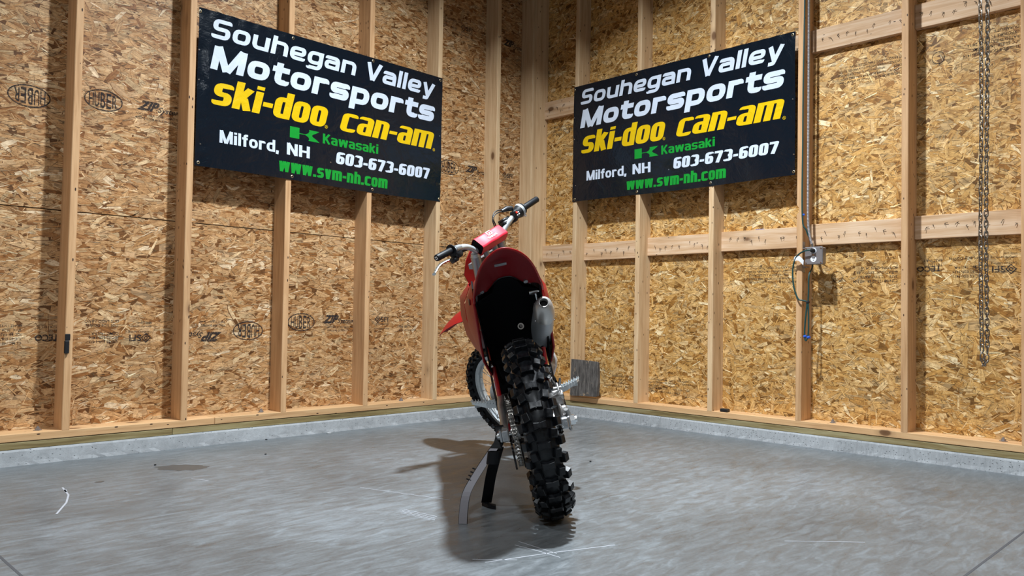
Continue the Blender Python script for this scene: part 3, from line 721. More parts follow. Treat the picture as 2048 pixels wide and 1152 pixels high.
def make_banner(label, which):
    W_, H_ = 1.82, 0.912
    ph = 0.0 if which == 'L' else 2.1
    pins = [(0.006, 0.89), (0.6, 0.89), (1.205, 0.892), (1.802, 0.893), (0.008, 0.667), (0.012, 0.496), (1.803, 0.482), (0.03, 0.127), (0.022, 0.02), (0.617, 0.021), (1.224, 0.023), (1.811, 0.02), (1.811, 0.13), (0.891, 0.154)]
    def disp(u, v):
        d = 0.0045+0.0022*math.sin(u*5.1+ph+v*2.0)+0.0016*math.sin(v*9+u*3.3+ph)+0.0010*math.sin(u*23+v*11+ph)
        # top hem ripples and pulls around the pinned left edge
        d += 0.0030*math.exp(-((H_-v)/0.035)**2)*math.sin(u*70+ph)*math.exp(-u*1.2 if which == 'L' else -(W_-u)*2)
        if which == 'L':
            d += 0.006*math.exp(-((u-0.52-0.2*(v-0.75))/0.055)**2)*math.exp(-((v-0.74)/0.16)**2)
            d += 0.005*math.exp(-((u-0.07)/0.03)**2)*math.exp(-((v-0.58)/0.2)**2)
            d += 0.004*math.exp(-((u-0.32)/0.10)**2)*math.exp(-((v-0.63)/0.05)**2)
        for pu, pv in pins:
            q = ((u-pu)**2+(v-pv)**2)/0.0016
            if q < 6: d -= 0.0035*math.exp(-q)
        return max(d, 0.0012)
    sag = lambda u: -0.004*math.sin(math.pi*u/W_)+(0.004*math.sin(u*3.4) if which == 'L' else 0.003*math.sin(u*4.4))
    def world(u, v, off=0.0):
        dd = D+disp(u, v)+off; vv = v+sag(u)*(1-v/H_)
        if which == 'L': return (2.977-u, dd, 1.596+vv)
        return (dd, 0.548+u, 1.672+vv+0.004*u)
    NU, NV = 182, 91
    front = [[Vector(world(W_*i/NU, H_*j/NV)) for j in range(NV+1)] for i in range(NU+1)]
    root = thing('banner', label, 'banner', Matrix.Translation(world(W_/2, 0)), 'shop banners on the stud walls') 
    inv = Matrix.Translation(world(W_/2, 0)).inverted()
    front = [[inv @ p for p in r] for r in front]
    sheet = MB().shell(front if which == 'R' else front[::-1], 0.0008).build('banner_sheet', M_VINYL, root)
    def put(vf, m, name, u0, u1, v0, v1):
        vs, fs = vf; 
        xs = [p[0] for p in vs]; ys = [p[1] for p in vs]; a, b = min(xs), max(xs)
        # v0 = baseline, v1 = cap line (unit cap height)
        q = (v1-v0); pts = [((p[0]-a)/(b-a)*(u1-u0)+u0, p[1]*q+v0) for p in vs]
        me = bpy.data.meshes.new(name)
        bm = bmesh.new(); bv = [bm.verts.new((p[0], p[1], 0)) for p in pts]
        for f in fs:
            try: bm.faces.new([bv[i] for i in f])
            except ValueError: pass
        for lim in (0.03, 0.016, 0.012):
            long = [e for e in bm.edges if e.calc_length() > lim]
            if long: bmesh.ops.subdivide_edges(bm, edges=long, cuts=1 if lim < 0.03 else 2, use_grid_fill=True)
        for v in bm.verts: v.co = inv @ Vector(world(v.co.x, v.co.y, 0.0016))
        bm.to_mesh(me); bm.free(); me.materials.append(m)
        return link(name, me, root)
    put(word('Souhegan', EURO, 0.20), M_WHITE, 'lettering', 0.072, 1.068, 0.757, 0.873)
    put(word('Valley', EURO, 0.20), M_WHITE, 'lettering', 1.157, 1.752, 0.757, 0.877)
    put(word('Motorsports', EUROB, 0.20), M_WHITE, 'lettering', 0.070, 1.755, 0.573, 0.714)
    put(word('ski-doo', HEAVY, 0.22), M_YELLOW, 'lettering', 0.085, 0.861, 0.370, 0.536)
    put(word('can-am', dict(HEAVY, x=0.98), 0.22), M_YELLOW, 'lettering', 0.953, 1.749, 0.373, 0.500)
    put(word('Kawasaki', GROTK), M_GREEN, 'lettering', 0.829, 1.258, 0.267, 0.331)
    put(word('Milford,', GROT), M_WHITE, 'lettering', 0.141, 0.520, 0.153, 0.227)
    put(word('NH', GROT), M_WHITE, 'lettering', 0.575, 0.737, 0.153, 0.227)
    put(word('603-673-6007', IMPACT, 0.10), M_WHITE, 'lettering', 0.931, 1.715, 0.153, 0.231)
    put(word('www.svm-nh.com', IMPACT, 0.04), M_GREEN, 'lettering', 0.523, 1.344, 0.042, 0.122)
    # K emblem: a block joined by a thin neck to a flared right half
    kk = [(0, 0), (0.31, 0), (0.31, 0.46), (0.50, 0.48), (0.60, 0.34), (0.64, 0.18), (0.62, 0), (1.0, 0), (0.90, 0.20), (0.78, 0.38), (0.73, 0.5), (0.76, 0.62), (0.88, 0.80), (0.98, 1.0), (0.63, 1.0), (0.64, 0.84), (0.60, 0.66), (0.50, 0.53), (0.31, 0.54), (0.31, 1.0), (0, 1.0)]
    put((kk, [(0, 1, 2, 18, 19, 20), (2, 3, 17, 18), (3, 4, 9, 10, 11, 16, 17), (4, 5, 8, 9), (5, 6, 7, 8), (11, 12, 15, 16), (12, 13, 14, 15)]), M_GREEN, 'emblem', 0.594, 0.806, 0.264, 0.334)
    for (cu_, cv_) in ((0.852, 0.378), (1.748, 0.372)):
        vs, fs = ellipse_ring(0, 0, 0.5, 0.5, 0.09, 20)
        put((vs, fs), M_YELLOW, 'registered_mark', cu_-0.011, cu_+0.011, cv_, cv_+0.022)
        vs, fs = text_mesh('R', 0.5, 0.02); vs = fit_text(vs, 0, 1, 0, 1)
        put((vs, fs), M_YELLOW, 'registered_mark', cu_-0.004, cu_+0.005, cv_-0.006, cv_+0.006)
    # sewn hem and eyelets
    for (pu, pv) in pins:
        c = inv @ Vector(world(pu, pv, 0.0012)); mt = Matrix.Translation(c) @ (Matrix.Identity(4) if which == 'L' else Matrix.Rotation(R(-90), 4, 'Z'))
        big = pv < 0.1 or pv > 0.8
        rr = 0.0095 if big else 0.005
        MB().lathe([(0, rr), (0.0016, rr*0.85), (0.0016, rr*0.6), (0, rr*0.5)] if big else [(0, rr), (0.003, rr*0.7), (0.003, 0.0003)], 14, mt).build('eyelet' if big else 'screw_head', M_BRASS if big else M_STEEL, root)
    return root
make_banner('black vinyl shop banner on the left wall, glossy creases at its upper left corner', 'L')
make_banner('black vinyl shop banner on the right wall beside the green cord and conduit', 'R')
#@@PART2
# ------------------------------------------------------------------ the motorcycle (local frame: x forward, y left, z up, origin under the rear wheel)
BM = Matrix(((-0.68744721, 0.70802956, 0.16158736), (-0.72619772, -0.66794615, -0.16274155), (-0.00729418, -0.2292206, 0.97334717))).to_4x4()
BM.translation = Vector((2.55361066, 2.54774517, 0.0))
BIKE = thing('motorcycle', 'red and black motocross bike leaning on its side stand with the front wheel turned left', 'motorcycle', BM)
RR, RF, WB = 0.352, 0.352, 1.485
AX = Vector((-math.sin(R(26)), 0, math.cos(R(26)))); SO = Vector((WB+0.115, 0, 0))
ST = Matrix.Translation(SO) @ Matrix.Rotation(0.7694, 4, AX) @ Matrix.Translation(-SO)     # the steering turned to the left
def T(x, y, z): return Matrix.Translation((x, y, z))
def RY(a): return Matrix.Rotation(a, 4, 'Y')
def RX(a): return Matrix.Rotation(a, 4, 'X')
def RZ(a): return Matrix.Rotation(a, 4, 'Z')
def part(name, mb, m, parent=BIKE, label=None, st=False):
    if st: mb.v = [tuple(ST @ Vector(p)) for p in mb.v]
    return mb.build(name, m, parent, label)

# --- wheels
def wheel(front):
    c = Vector((WB if front else 0, 0, RF if front else RR)); MT = (ST if front else Matrix.Identity(4)) @ T(*c)
    pre = 'front' if front else 'rear'
    rim_r = 0.266 if front else 0.241; hw = 0.022 if front else 0.030
    crown = 0.334 if front else 0.334
    cw = 0.040 if front else 0.053
    sw = rim_r+0.012
    prof = [(-hw, sw-0.008), (-cw*0.86, sw+0.012), (-cw*1.03, sw+0.034), (-cw*0.98, sw+0.055), (-cw*0.80, crown-0.016), (-cw*0.45, crown-0.004), (0, crown), (cw*0.45, crown-0.004), (cw*0.80, crown-0.016), (cw*0.98, sw+0.055), (cw*1.03, sw+0.034), (cw*0.86, sw+0.012), (hw, sw-0.008)]
    tyre = MB().lathe(prof, 96).build(pre+'_tyre', M_TYRE, BIKE, None); tyre.matrix_basis = MT
    rp = [(-hw-0.004, rim_r+0.010), (-hw-0.002, rim_r-0.006), (-hw*0.55, rim_r-0.008), (-hw*0.4, rim_r-0.016), (hw*0.4, rim_r-0.016), (hw*0.55, rim_r-0.008), (hw+0.002, rim_r-0.006), (hw+0.004, rim_r+0.010), (hw, rim_r+0.010), (hw*0.4, rim_r-0.004), (-hw*0.4, rim_r-0.004), (-hw, rim_r+0.010)]
    rim = MB().lathe(rp, 72, closed=True).build(pre+'_rim', M_BARS, BIKE); rim.matrix_basis = MT
    hy = 0.030 if front else 0.034
    hp = [(-0.058, 0.0), (-0.058, 0.018), (-hy-0.006, 0.020), (-hy-0.004, 0.034), (-hy+0.002, 0.034), (-hy+0.006, 0.022), (0, 0.018), (hy-0.006, 0.022), (hy-0.002, 0.034), (hy+0.004, 0.034), (hy+0.006, 0.020), (0.058, 0.018), (0.058, 0.0)]
    hub = MB().lathe(hp, 28).build(pre+'_hub', M_ALU, BIKE); hub.matrix_basis = MT
    sp = [MB() for _ in range(4)]; NS = 36
    for k in range(4):
        side = 1 if k % 2 == 0 else -1; sweep = R(42) * (1 if k < 2 else -1)
        a = Vector((0.030*math.cos(sweep), side*hy, 0.030*math.sin(sweep))); b = Vector((rim_r-0.012, side*0.004, 0))
        sp[k].tube([a, b], 0.0017, 6); sp[k].tube([b-(b-a).normalized()*0.014, b], 0.0032, 6, smooth=False)
    mes = [q.mesh('spoke', M_STEEL) for q in sp]
    for k in range(NS): link('spoke', mes[k % 4], rim, None, RY(2*math.pi*k/NS))
    # tread blocks
    def knob(y, tilt, L, Wd, h, base, notch=False, rot=0.0):
        b0 = base-0.006
        if notch: out = [(-L/2, -Wd/2), (-L*0.36, 0), (-L/2, Wd/2), (L/2, Wd/2), (L*0.36, 0), (L/2, -Wd/2)]
        else: out = [(-L/2, -Wd/2), (-L/2, Wd/2), (L/2, Wd/2), (L/2, -Wd/2)]
        ring0 = [Vector((0, 0, 0)) for _ in out]; mtx = Matrix.Translation((0, y, b0)) @ RX(-tilt) @ RZ(rot)
        r0 = [mtx @ Vector((px*1.12, py*1.10, 0)) for px, py in out]; r1 = [mtx @ Vector((px, py, h+0.004)) for px, py in out]; r2_ = [mtx @ Vector((px*0.86, py*0.88, h+0.006)) for px, py in out]
        mb = MB().loft([r0, r1, r2_], True, False)
        if notch: mb.box((-L*0.5, -0.0012, h+0.0045), (L*0.5, 0.0012, h+0.0062), Matrix.Translation((0, y, b0)))
        return mb.mesh('tread_block', M_TYRE)
    if not front:
        rows = 30
        specs = [(0.0, 0, 0.026, 0.046, 0.018, 0.334, True, 0, 0.0), (0.0355, R(24), 0.030, 0.025, 0.0155, 0.327, False, R(12), 0.5), (-0.0355, R(-24), 0.030, 0.025, 0.0155, 0.327, False, R(-12), 0.5),
                 (0.0545, R(50), 0.030, 0.022, 0.015, 0.309, False, 0, 0.05), (-0.0545, R(-50), 0.030, 0.022, 0.015, 0.309, False, 0, 0.05)]
    else:
        rows = 38
        specs = [(0.012, R(8), 0.020, 0.018, 0.016, 0.333, False, 0, 0.0), (-0.012, R(-8), 0.020, 0.018, 0.016, 0.333, False, 0, 0.0),
                 (0.030, R(35), 0.022, 0.018, 0.015, 0.322, False, 0, 0.5), (-0.030, R(-35), 0.022, 0.018, 0.015, 0.322, False, 0, 0.5),
                 (0.041, R(62), 0.022, 0.015, 0.015, 0.305, False, 0, 0.0), (-0.041, R(-62), 0.022, 0.015, 0.015, 0.305, False, 0, 0.0)]
    for (y, tl, L, Wd, h, base, nt, rot, ph) in specs:
        me = knob(y, tl, L, Wd, h, base, nt, rot)
        for k in range(rows): link('tread_block', me, tyre, None, RY(2*math.pi*(k+ph)/rows+R(3)))
    return MT
MTR = wheel(False); MTF = wheel(True)

# --- final drive: sprocket, chain, guide
YC = 0.090
def sprocket(cx, cz, r, teeth, name, m, holes):
    out = []
    for k in range(teeth*2):
        a = math.pi*k/teeth; q = r+0.004 if k % 2 == 0 else r-0.004; out.append((cx+q*math.cos(a), YC-0.0025, cz+q*math.sin(a)))
    inn = [(cx+r*0.62*math.cos(math.pi*k/teeth), YC-0.0025, cz+r*0.62*math.sin(math.pi*k/teeth)) for k in range(teeth*2)]
    n = len(out); mb = MB(); d = Vector((0, 0.005, 0))
    vs = [Vector(p) for p in out]+[Vector(p) for p in inn]; vs += [v+d for v in vs]; fs = []
    for k in range(n):
        j = (k+1) % n; fs += [(k, j, n+j, n+k), (2*n+k, 3*n+k, 3*n+j, 2*n+j), (k, 2*n+k, 2*n+j, j), (n+k, n+j, 3*n+j, 3*n+k)]
    mb.add(vs, fs)
    for k in range(holes): mb.tube([(cx, YC, cz), (cx+r*0.66*math.cos(2*math.pi*k/holes), YC, cz+r*0.66*math.sin(2*math.pi*k/holes))], 0.006, 6)
    mb.tube([(cx, YC-0.02, cz), (cx, YC+0.008, cz)], 0.03 if holes > 3 else 0.012, 16)
    return part(name, mb, m)
RS_, FS_ = 0.1264, 0.035; AXR = Vector((0, 0, RR)); AXF = Vector((0.615, 0, 0.415))
sprocket(0, RR, RS_, 50, 'rear_sprocket', M_ALU_D, 6); sprocket(AXF.x, AXF.z, FS_, 13, 'front_sprocket', M_STEEL, 3)
dv = AXF-AXR; dist = dv.length; base_a = math.atan2(dv.z, dv.x); off = math.asin((RS_-FS_)/dist)
path = []
def arc(c, r, a0, a1, n):
    return [(c.x+r*math.cos(a0+(a1-a0)*k/n), c.z+r*math.sin(a0+(a1-a0)*k/n)) for k in range(n+1)]
ta = base_a+math.pi/2-off; tb = base_a-math.pi/2+off
path = arc(AXR, RS_, ta, tb+2*math.pi, 40)+arc(AXF, FS_, tb, ta, 14)
path.append(path[0]); seg = [math.dist(path[i], path[i+1]) for i in range(len(path)-1)]; total = sum(seg); NL = int(total/0.0159)
def along(s_):
    s_ %= total
    for i, q in enumerate(seg):
        if s_ <= q: t = s_/q; return Vector((path[i][0]+(path[i+1][0]-path[i][0])*t, YC, path[i][1]+(path[i+1][1]-path[i][1])*t))
        s_ -= q
    return Vector((path[0][0], YC, path[0][1]))
rol = MB()
for k in range(NL): c = along(total*k/NL); rol.tube([(c.x, YC-0.010, c.z), (c.x, YC+0.010, c.z)], 0.0042, 8)
CH = part('drive_chain', rol, M_DRIVE)
def linkmesh(w):
    mb = MB()
    for s_ in (-1, 1):
        o = [(x+e*0.0048*math.cos(a), z_, 0) for x, e in ((0.0, -1), (0.0159, 1)) for a, z_ in ()]
        pts = [Vector((-0.0055, 0, 0)), Vector((-0.003, 0, 0.0065)), Vector((0.003, 0, 0.0060)), Vector((0.008, 0, 0.0045)), Vector((0.013, 0, 0.0060)), Vector((0.019, 0, 0.0065)), Vector((0.0214, 0, 0)), Vector((0.019, 0, -0.0065)), Vector((0.013, 0, -0.0060)), Vector((0.008, 0, -0.0045)), Vector((0.003, 0, -0.0060)), Vector((-0.003, 0, -0.0065))]
        mb.prism([p+Vector((0, s_*w-0.0008, 0)) for p in pts], (0, 0.0018, 0))
    return mb.mesh('chain_link', M_DRIVE)
lm = [linkmesh(0.0088), linkmesh(0.0066)]
for k in range(NL):
    a = along(total*k/NL); b = along(total*(k+1)/NL); d = b-a; ang = -math.atan2(d.z, d.x)
    link('chain_link', lm[k % 2], CH, None, Matrix.Translation(a) @ RY(ang))
# black chain guide under the swingarm and slider
part('chain_guide', MB().prism([(-0.02, YC-0.018, 0.215), (0.055, YC-0.018, 0.20), (0.13, YC-0.018, 0.28), (0.11, YC-0.018, 0.34), (0.02, YC-0.018, 0.30)], (0, 0.006, 0)).prism([(-0.035, YC+0.016, 0.232), (0.055, YC+0.016, 0.20), (0.13, YC+0.016, 0.28), (0.10, YC+0.016, 0.345), (-0.005, YC+0.016, 0.32)], (0, 0.008, 0)), M_BLACK)
part('chain_slider', MB().tube([(0.20, YC-0.024, 0.43), (0.36, YC-0.02, 0.455), (0.55, YC-0.02, 0.455)], 0.010, 8), M_BLACKF)

# --- swingarm, axle and its blocks
def ringrect(x, y0, y1, z0, z1, c=0.006):
    return [Vector(p) for p in ((x, y0+c, z0), (x, y1-c, z0), (x, y1, z0+c), (x, y1, z1-c), (x, y1-c, z1), (x, y0+c, z1), (x, y0, z1-c), (x, y0, z0+c))]
arm = MB()
arm.loft([ringrect(-0.015, 0.112, 0.138, 0.325, 0.378), ringrect(0.10, 0.112, 0.138, 0.322, 0.390), ringrect(0.28, 0.108, 0.136, 0.345, 0.440), ringrect(0.45, 0.085, 0.125, 0.375, 0.482), ringrect(0.58, 0.06, 0.11, 0.385, 0.460)])
arm.loft([ringrect(-0.015, -0.118, -0.094, 0.325, 0.378), ringrect(0.10, -0.118, -0.094, 0.322, 0.390), ringrect(0.28, -0.118, -0.090, 0.345, 0.440), ringrect(0.45, -0.11, -0.07, 0.375, 0.482), ringrect(0.58, -0.10, -0.05, 0.385, 0.460)])
arm.loft([ringrect(0.40, -0.10, 0.11, 0.37, 0.475), ringrect(0.47, -0.10, 0.11, 0.37, 0.475)])
part('swingarm', arm, M_ALU_D)
for s_, y in ((1, 0.139), (-1, -0.119)):
    b = MB(); lo, hi = sorted((y, y+s_*0.010)); b.cham((-0.045, lo, 0.330), (0.030, hi, 0.374), 0.003)
    b.tube([(-0.045, (lo+hi)/2-s_*0.014, 0.352), (-0.066, (lo+hi)/2-s_*0.014, 0.352)], 0.007, 6, smooth=False); b.cham((-0.062, min(y, y-s_*0.026), 0.331), (-0.018, max(y, y-s_*0.026), 0.374), 0.004)
    part('axle_block', b, M_ALU)
ax = MB(); ax.tube([(0, -0.148, RR), (0, 0.160, RR)], 0.0105, 16)
ax.tube([(0, -0.131, RR), (0, -0.150, RR)], 0.021, 6, smooth=False); ax.tube([(0, -0.150, RR), (0, -0.158, RR)], 0.013, 14); ax.tube([(0, 0.149, RR), (0, 0.156, RR)], 0.019, 18)
part('rear_axle', ax, M_STEEL)

# --- rear brake
disc = MB().lathe([(-0.066, 0.108), (-0.070, 0.108), (-0.070, 0.078), (-0.066, 0.078)], 48, T(0, 0, RR), closed=True)
for k in range(6):
    a = math.pi*k/3; disc.tube([(0.03*math.cos(a), -0.064, RR+0.03*math.sin(a)), (0.08*math.cos(a+0.3), -0.068, RR+0.08*math.sin(a+0.3))], 0.005, 6)
part('rear_brake_disc', disc, M_STEEL)
cal = MB().cham((0.055, -0.128, 0.405), (0.135, -0.060, 0.470), 0.008)
cal.tube([(0.075, -0.130, 0.445), (0.075, -0.060, 0.445)], 0.021, 14); cal.tube([(0.118, -0.130, 0.435), (0.118, -0.064, 0.435)], 0.019, 14)
cal.cham((-0.03, -0.108, 0.345), (0.08, -0.100, 0.42), 0.003); cal.tube([(0.045, -0.128, 0.478), (0.045, -0.090, 0.478)], 0.007, 8); cal.tube([(0.03, -0.09, 0.46), (0.03, -0.115, 0.47), (0.055, -0.115, 0.495)], 0.005, 8)
part('rear_brake_caliper', cal, M_ALU_D)
cc = MB().cham((0.02, -0.133, 0.375), (0.07, -0.100, 0.408), 0.006); cc.tube([(-0.03, -0.122, 0.40), (0.0, -0.128, 0.375), (0.0, -0.128, 0.33)], [0.009, 0.013, 0.012], 8, squash=(1, 0.7)); cc.cham((-0.028, -0.131, 0.315), (0.02, -0.120, 0.345), 0.004)
part('caliper_bracket', cc, M_ALU_D)
part('brake_hose', MB().tube(smooth_path([(0.10, -0.125, 0.47), (0.17, -0.14, 0.50), (0.26, -0.137, 0.475), (0.40, -0.125, 0.46), (0.52, -0.12, 0.44)]), 0.0045, 8), M_BLACK)
rk = MB().tube([(0.24, -0.098, 0.585), (0.235, -0.100, 0.505)], 0.010, 10); rk.tube([(0.235, -0.118, 0.545), (0.235, -0.082, 0.545)], 0.016, 14); rk.tube([(0.25, -0.115, 0.517), (0.25, -0.090, 0.517)], 0.009, 10)
part('linkage_clevis', rk, M_BLACK)
for z, r in ((0.545, 0.0125), (0.517, 0.008)):
    c = T(0.226, -0.100, z) @ RZ(R(90)); part('clevis_bolt', MB().lathe([(0.012, r), (0.018, r), (0.018, r*0.62), (0.010, r*0.60), (0.010, 0.0005)], 16, c), M_STEEL)
part('brake_master_arm', MB().tube([(0.19, -0.106, 0.50), (0.14, -0.12, 0.47), (0.10, -0.13, 0.43)], [0.006, 0.010, 0.007], 8, squash=(0.5, 1.2)), M_ALU_D)

# --- frame
fr = MB()
for s_ in (1, -1):
    y = 0.115*s_
    fr.tube(smooth_path([(1.13, 0.03*s_, 0.98), (0.95, 0.09*s_, 0.93), (0.72, y, 0.83), (0.58, y, 0.66), (0.56, y*0.9, 0.50), (0.56, y*0.8, 0.36)]), 0.018, 10)
    fr.tube(smooth_path([(1.14, 0.02*s_, 0.86), (1.07, 0.05*s_, 0.60), (1.02, 0.10*s_, 0.34), (0.90, 0.12*s_, 0.28), (0.56, 0.11*s_, 0.30)]), 0.017, 10)
    fr.tube([(0.60, y, 0.70), (0.10, 0.09*s_, 0.90)], 0.011, 8)
fr.tube([(1.155, 0, 0.80), (1.045, 0, 1.03)], 0.034, 16)
fr.tube([(0.345, 0.117, 0.60), (0.40, 0.118, 0.44)], 0.010, 8)
fr.tube([(0.20, -0.103, 0.64), (0.22, -0.100, 0.57)], 0.0085, 8)
part('frame', fr, M_REDFRAME)
part('frame_bolt', MB().tube([(0.335, 0.130, 0.603), (0.335, 0.118, 0.603)], 0.009, 10), M_STEEL)
for s_ in (1, -1): part('frame_guard', MB().shell([[(0.57, 0.132*1, 0.62), (0.47, 0.138, 0.60)], [(0.55, 0.136, 0.50), (0.45, 0.142, 0.49)], [(0.56, 0.134, 0.38), (0.46, 0.14, 0.38)]], 0.004) if s_ > 0 else MB().shell([[(0.58, -0.128, 0.72), (0.46, -0.13, 0.70)], [(0.56, -0.136, 0.50), (0.42, -0.132, 0.50)], [(0.56, -0.134, 0.34), (0.44, -0.13, 0.34)]], 0.004), M_BLACK)
sub = MB()
part('shock_absorber', sub.tube([(0.46, 0, 0.48), (0.62, 0, 0.86)], 0.030, 12).tube([(0.42, 0, 0.40), (0.47, 0, 0.50)], 0.014, 8), M_BLACKF)

# --- engine
en = MB().cham((0.66, -0.12, 0.31), (0.98, 0.10, 0.52), 0.03).cham((0.82, -0.085, 0.50), (1.00, 0.085, 0.72), 0.02, T(0.91, 0, 0.6) @ RY(R(8)) @ T(-0.91, 0, -0.6)).cham((0.83, -0.075, 0.70), (0.99, 0.075, 0.80), 0.02)
en.tube([(0.86, 0.095, 0.42), (0.86, 0.130, 0.42)], 0.075, 24); en.tube([(0.74, -0.115, 0.42), (0.74, -0.148, 0.42)], 0.080, 28)
part('engine', en, M_ALU_D)
part('skid_plate', MB().shell([[(0.60, -0.10, 0.29), (0.60, 0.10, 0.29)], [(0.90, -0.12, 0.265), (0.90, 0.12, 0.265)], [(1.02, -0.09, 0.36), (1.02, 0.09, 0.36)]], 0.005), M_BLACK)
part('radiator', MB().cham((0.98, 0.09, 0.66), (1.02, 0.17, 0.90), 0.004).cham((0.98, -0.17, 0.66), (1.02, -0.09, 0.90), 0.004), M_ALU_D)
part('gear_lever', MB().tube(smooth_path([(0.72, 0.125, 0.40), (0.80, 0.155, 0.385), (0.88, 0.165, 0.40)]), 0.006, 8), M_ALU)
part('brake_pedal', MB().tube(smooth_path([(0.56, -0.125, 0.38), (0.64, -0.15, 0.36), (0.74, -0.165, 0.385)]), 0.007, 8), M_ALU)
# translucent side guard seen past the right side panel
g = []
for i, x in enumerate((0.62, 0.70, 0.80, 0.86)):
    k = (0.72, 1.0, 0.95, 0.6)[i]; g.append([(x, -0.135-0.050*math.sin(math.pi*t/6)*k, 0.64-0.185*t/6*(0.9+0.1*k)) for t in range(7)])
part('side_guard', MB().shell(g, 0.003), M_GUARD, BIKE, 'translucent pale grey guard')

# --- foot pegs
def peg(s_):
    p = MB(); y0, y1 = 0.135, 0.247; z0, z1 = 0.428, 0.456
    def zz(y): return z0+(z1-z0)*(y-y0)/(y1-y0)
    out = [(0.472, y0), (0.465, y0+0.05), (0.474, y1-0.012), (0.492, y1), (0.508, y1), (0.526, y1-0.012), (0.535, y0+0.05), (0.528, y0)]
    inn = [(0.484, y0+0.008), (0.479, y0+0.05), (0.486, y1-0.02), (0.495, y1-0.012), (0.505, y1-0.012), (0.514, y1-0.02), (0.521, y0+0.05), (0.516, y0+0.008)]
    n = 8; vs = []
    for h in (0.0, 1.0):
        for q in (out, inn): vs += [Vector((x, s_*y, zz(y)-0.010*(1-h)-(0.014*(1-h) if y < 0.2 else 0.003*(1-h)))) for x, y in q]
    fs = []
    for k in range(n):
        j = (k+1) % n; fs += [(k, j, n+j, n+k), (2*n+k, 3*n+k, 3*n+j, 2*n+j), (k, 2*n+k, 2*n+j, j), (n+k, n+j, 3*n+j, 3*n+k)]
    p.add(vs, fs)
    for k in range(n):
        a, b = out[k], out[(k+1) % n]; m_ = max(1, int(math.dist(a, b)/0.012))
        for t in range(m_):
            x = a[0]+(b[0]-a[0])*(t+0.5)/m_; y = a[1]+(b[1]-a[1])*(t+0.5)/m_
            p.tube([(x, s_*y, zz(y)-0.002), (x, s_*y, zz(y)+0.008)], [0.0042, 0.0016], 4, smooth=False)
    p.box((0.495, min(s_*y0, s_*(y1-0.01)), z0-0.004), (0.505, max(s_*y0, s_*(y1-0.01)), z1-0.012))
    p.cham((0.475, min(s_*0.105, s_*0.145), 0.408), (0.525, max(s_*0.105, s_*0.145), 0.436), 0.004)
    part('foot_peg', p, M_BARS)
peg(1); peg(-1)

# --- silencer
def ovalring(c, ax_, ry, rz, n=28, sq=2.3):
    ax_ = Vector(ax_).normalized(); side = Vector((0, 1, 0)); side = (side-ax_*side.dot(ax_)).normalized(); upv = ax_.cross(side)*-1; out = []
    for k in range(n):
        a = 2*math.pi*k/n; cs, sn = math.cos(a), math.sin(a)
        out.append(Vector(c)+side*ry*math.copysign(abs(cs)**(2/sq), cs)+upv*rz*math.copysign(abs(sn)**(2/sq), sn))
    return out
s0, s1 = Vector((-0.005, -0.127, 0.800)), Vector((0.380, -0.112, 0.672)); sd = (s1-s0).normalized()
part('silencer_body', MB().loft([ovalring(s0+sd*0.055, sd, 0.040, 0.052), ovalring(s0+sd*0.10, sd, 0.041, 0.054), ovalring(s0+sd*0.37, sd, 0.046, 0.056, 28, 2.8), ovalring(s0+sd*0.395, sd, 0.043, 0.052, 28, 2.8), ovalring(s0+sd*0.41, sd, 0.034, 0.042, 28, 2.8)]), M_SILENCER)
tipc = Vector((-0.022, -0.127, 0.818))
ec = MB().loft([ovalring(s0+sd*0.062, sd, 0.0418, 0.054), ovalring(s0+sd*0.050, sd, 0.0418, 0.054), ovalring(s0+sd*0.020+Vector((0, 0, 0.003)), sd, 0.038, 0.045), ovalring(s0-sd*0.005+Vector((0, 0, 0.010)), sd, 0.032, 0.033, 28, 2.0), ovalring(tipc+sd*0.006, sd, 0.0185, 0.0185, 28, 2.0), ovalring(tipc-sd*0.004, sd, 0.0185, 0.0185, 28, 2.0), ovalring(tipc-sd*0.003, sd, 0.0162, 0.0162, 28, 2.0), ovalring(tipc+sd*0.03, sd, 0.0162, 0.0162, 28, 2.0)], False)
CAP = part('silencer_end_cap', ec, M_ENDCAP)
part('exhaust_outlet', MB().loft([ovalring(tipc+sd*0.022, sd, 0.016, 0.016, 28, 2.0), ovalring(tipc+sd*0.024, sd, 0.016, 0.016, 28, 2.0)]), M_DARK, CAP)
for a in (-0.9, -2.2, 0.6, 2.6):
    r_ = ovalring(s0+sd*0.066, sd, 0.0425, 0.055, 28)[int(a/(2*math.pi)*28) % 28]; part('rivet', MB().tube([r_-sd*0.002, r_+sd*0.003], 0.0025, 8), M_ALU_D, CAP)
part('exhaust_pipe', MB().tube(smooth_path([(0.41, -0.106, 0.685), (0.50, -0.10, 0.66), (0.62, -0.10, 0.66), (0.80, -0.12, 0.66), (0.98, -0.10, 0.66), (1.06, -0.03, 0.60), (1.02, 0.0, 0.62)]), 0.019, 12), M_ALU_D)
part('pipe_spring', MB().tube([(0.36, -0.082, 0.715), (0.40, -0.075, 0.70), (0.44, -0.08, 0.69)], 0.005, 8), M_STEEL)
hb = MB().cham((0.085, -0.118, 0.858), (0.105, -0.094, 0.886), 0.003).tube([(0.07, -0.125, 0.872), (0.07, -0.085, 0.872)], 0.012, 12).tube([(0.07, -0.110, 0.868), (0.08, -0.113, 0.825)], 0.0055, 8)
part('silencer_bracket', hb, M_STEEL)

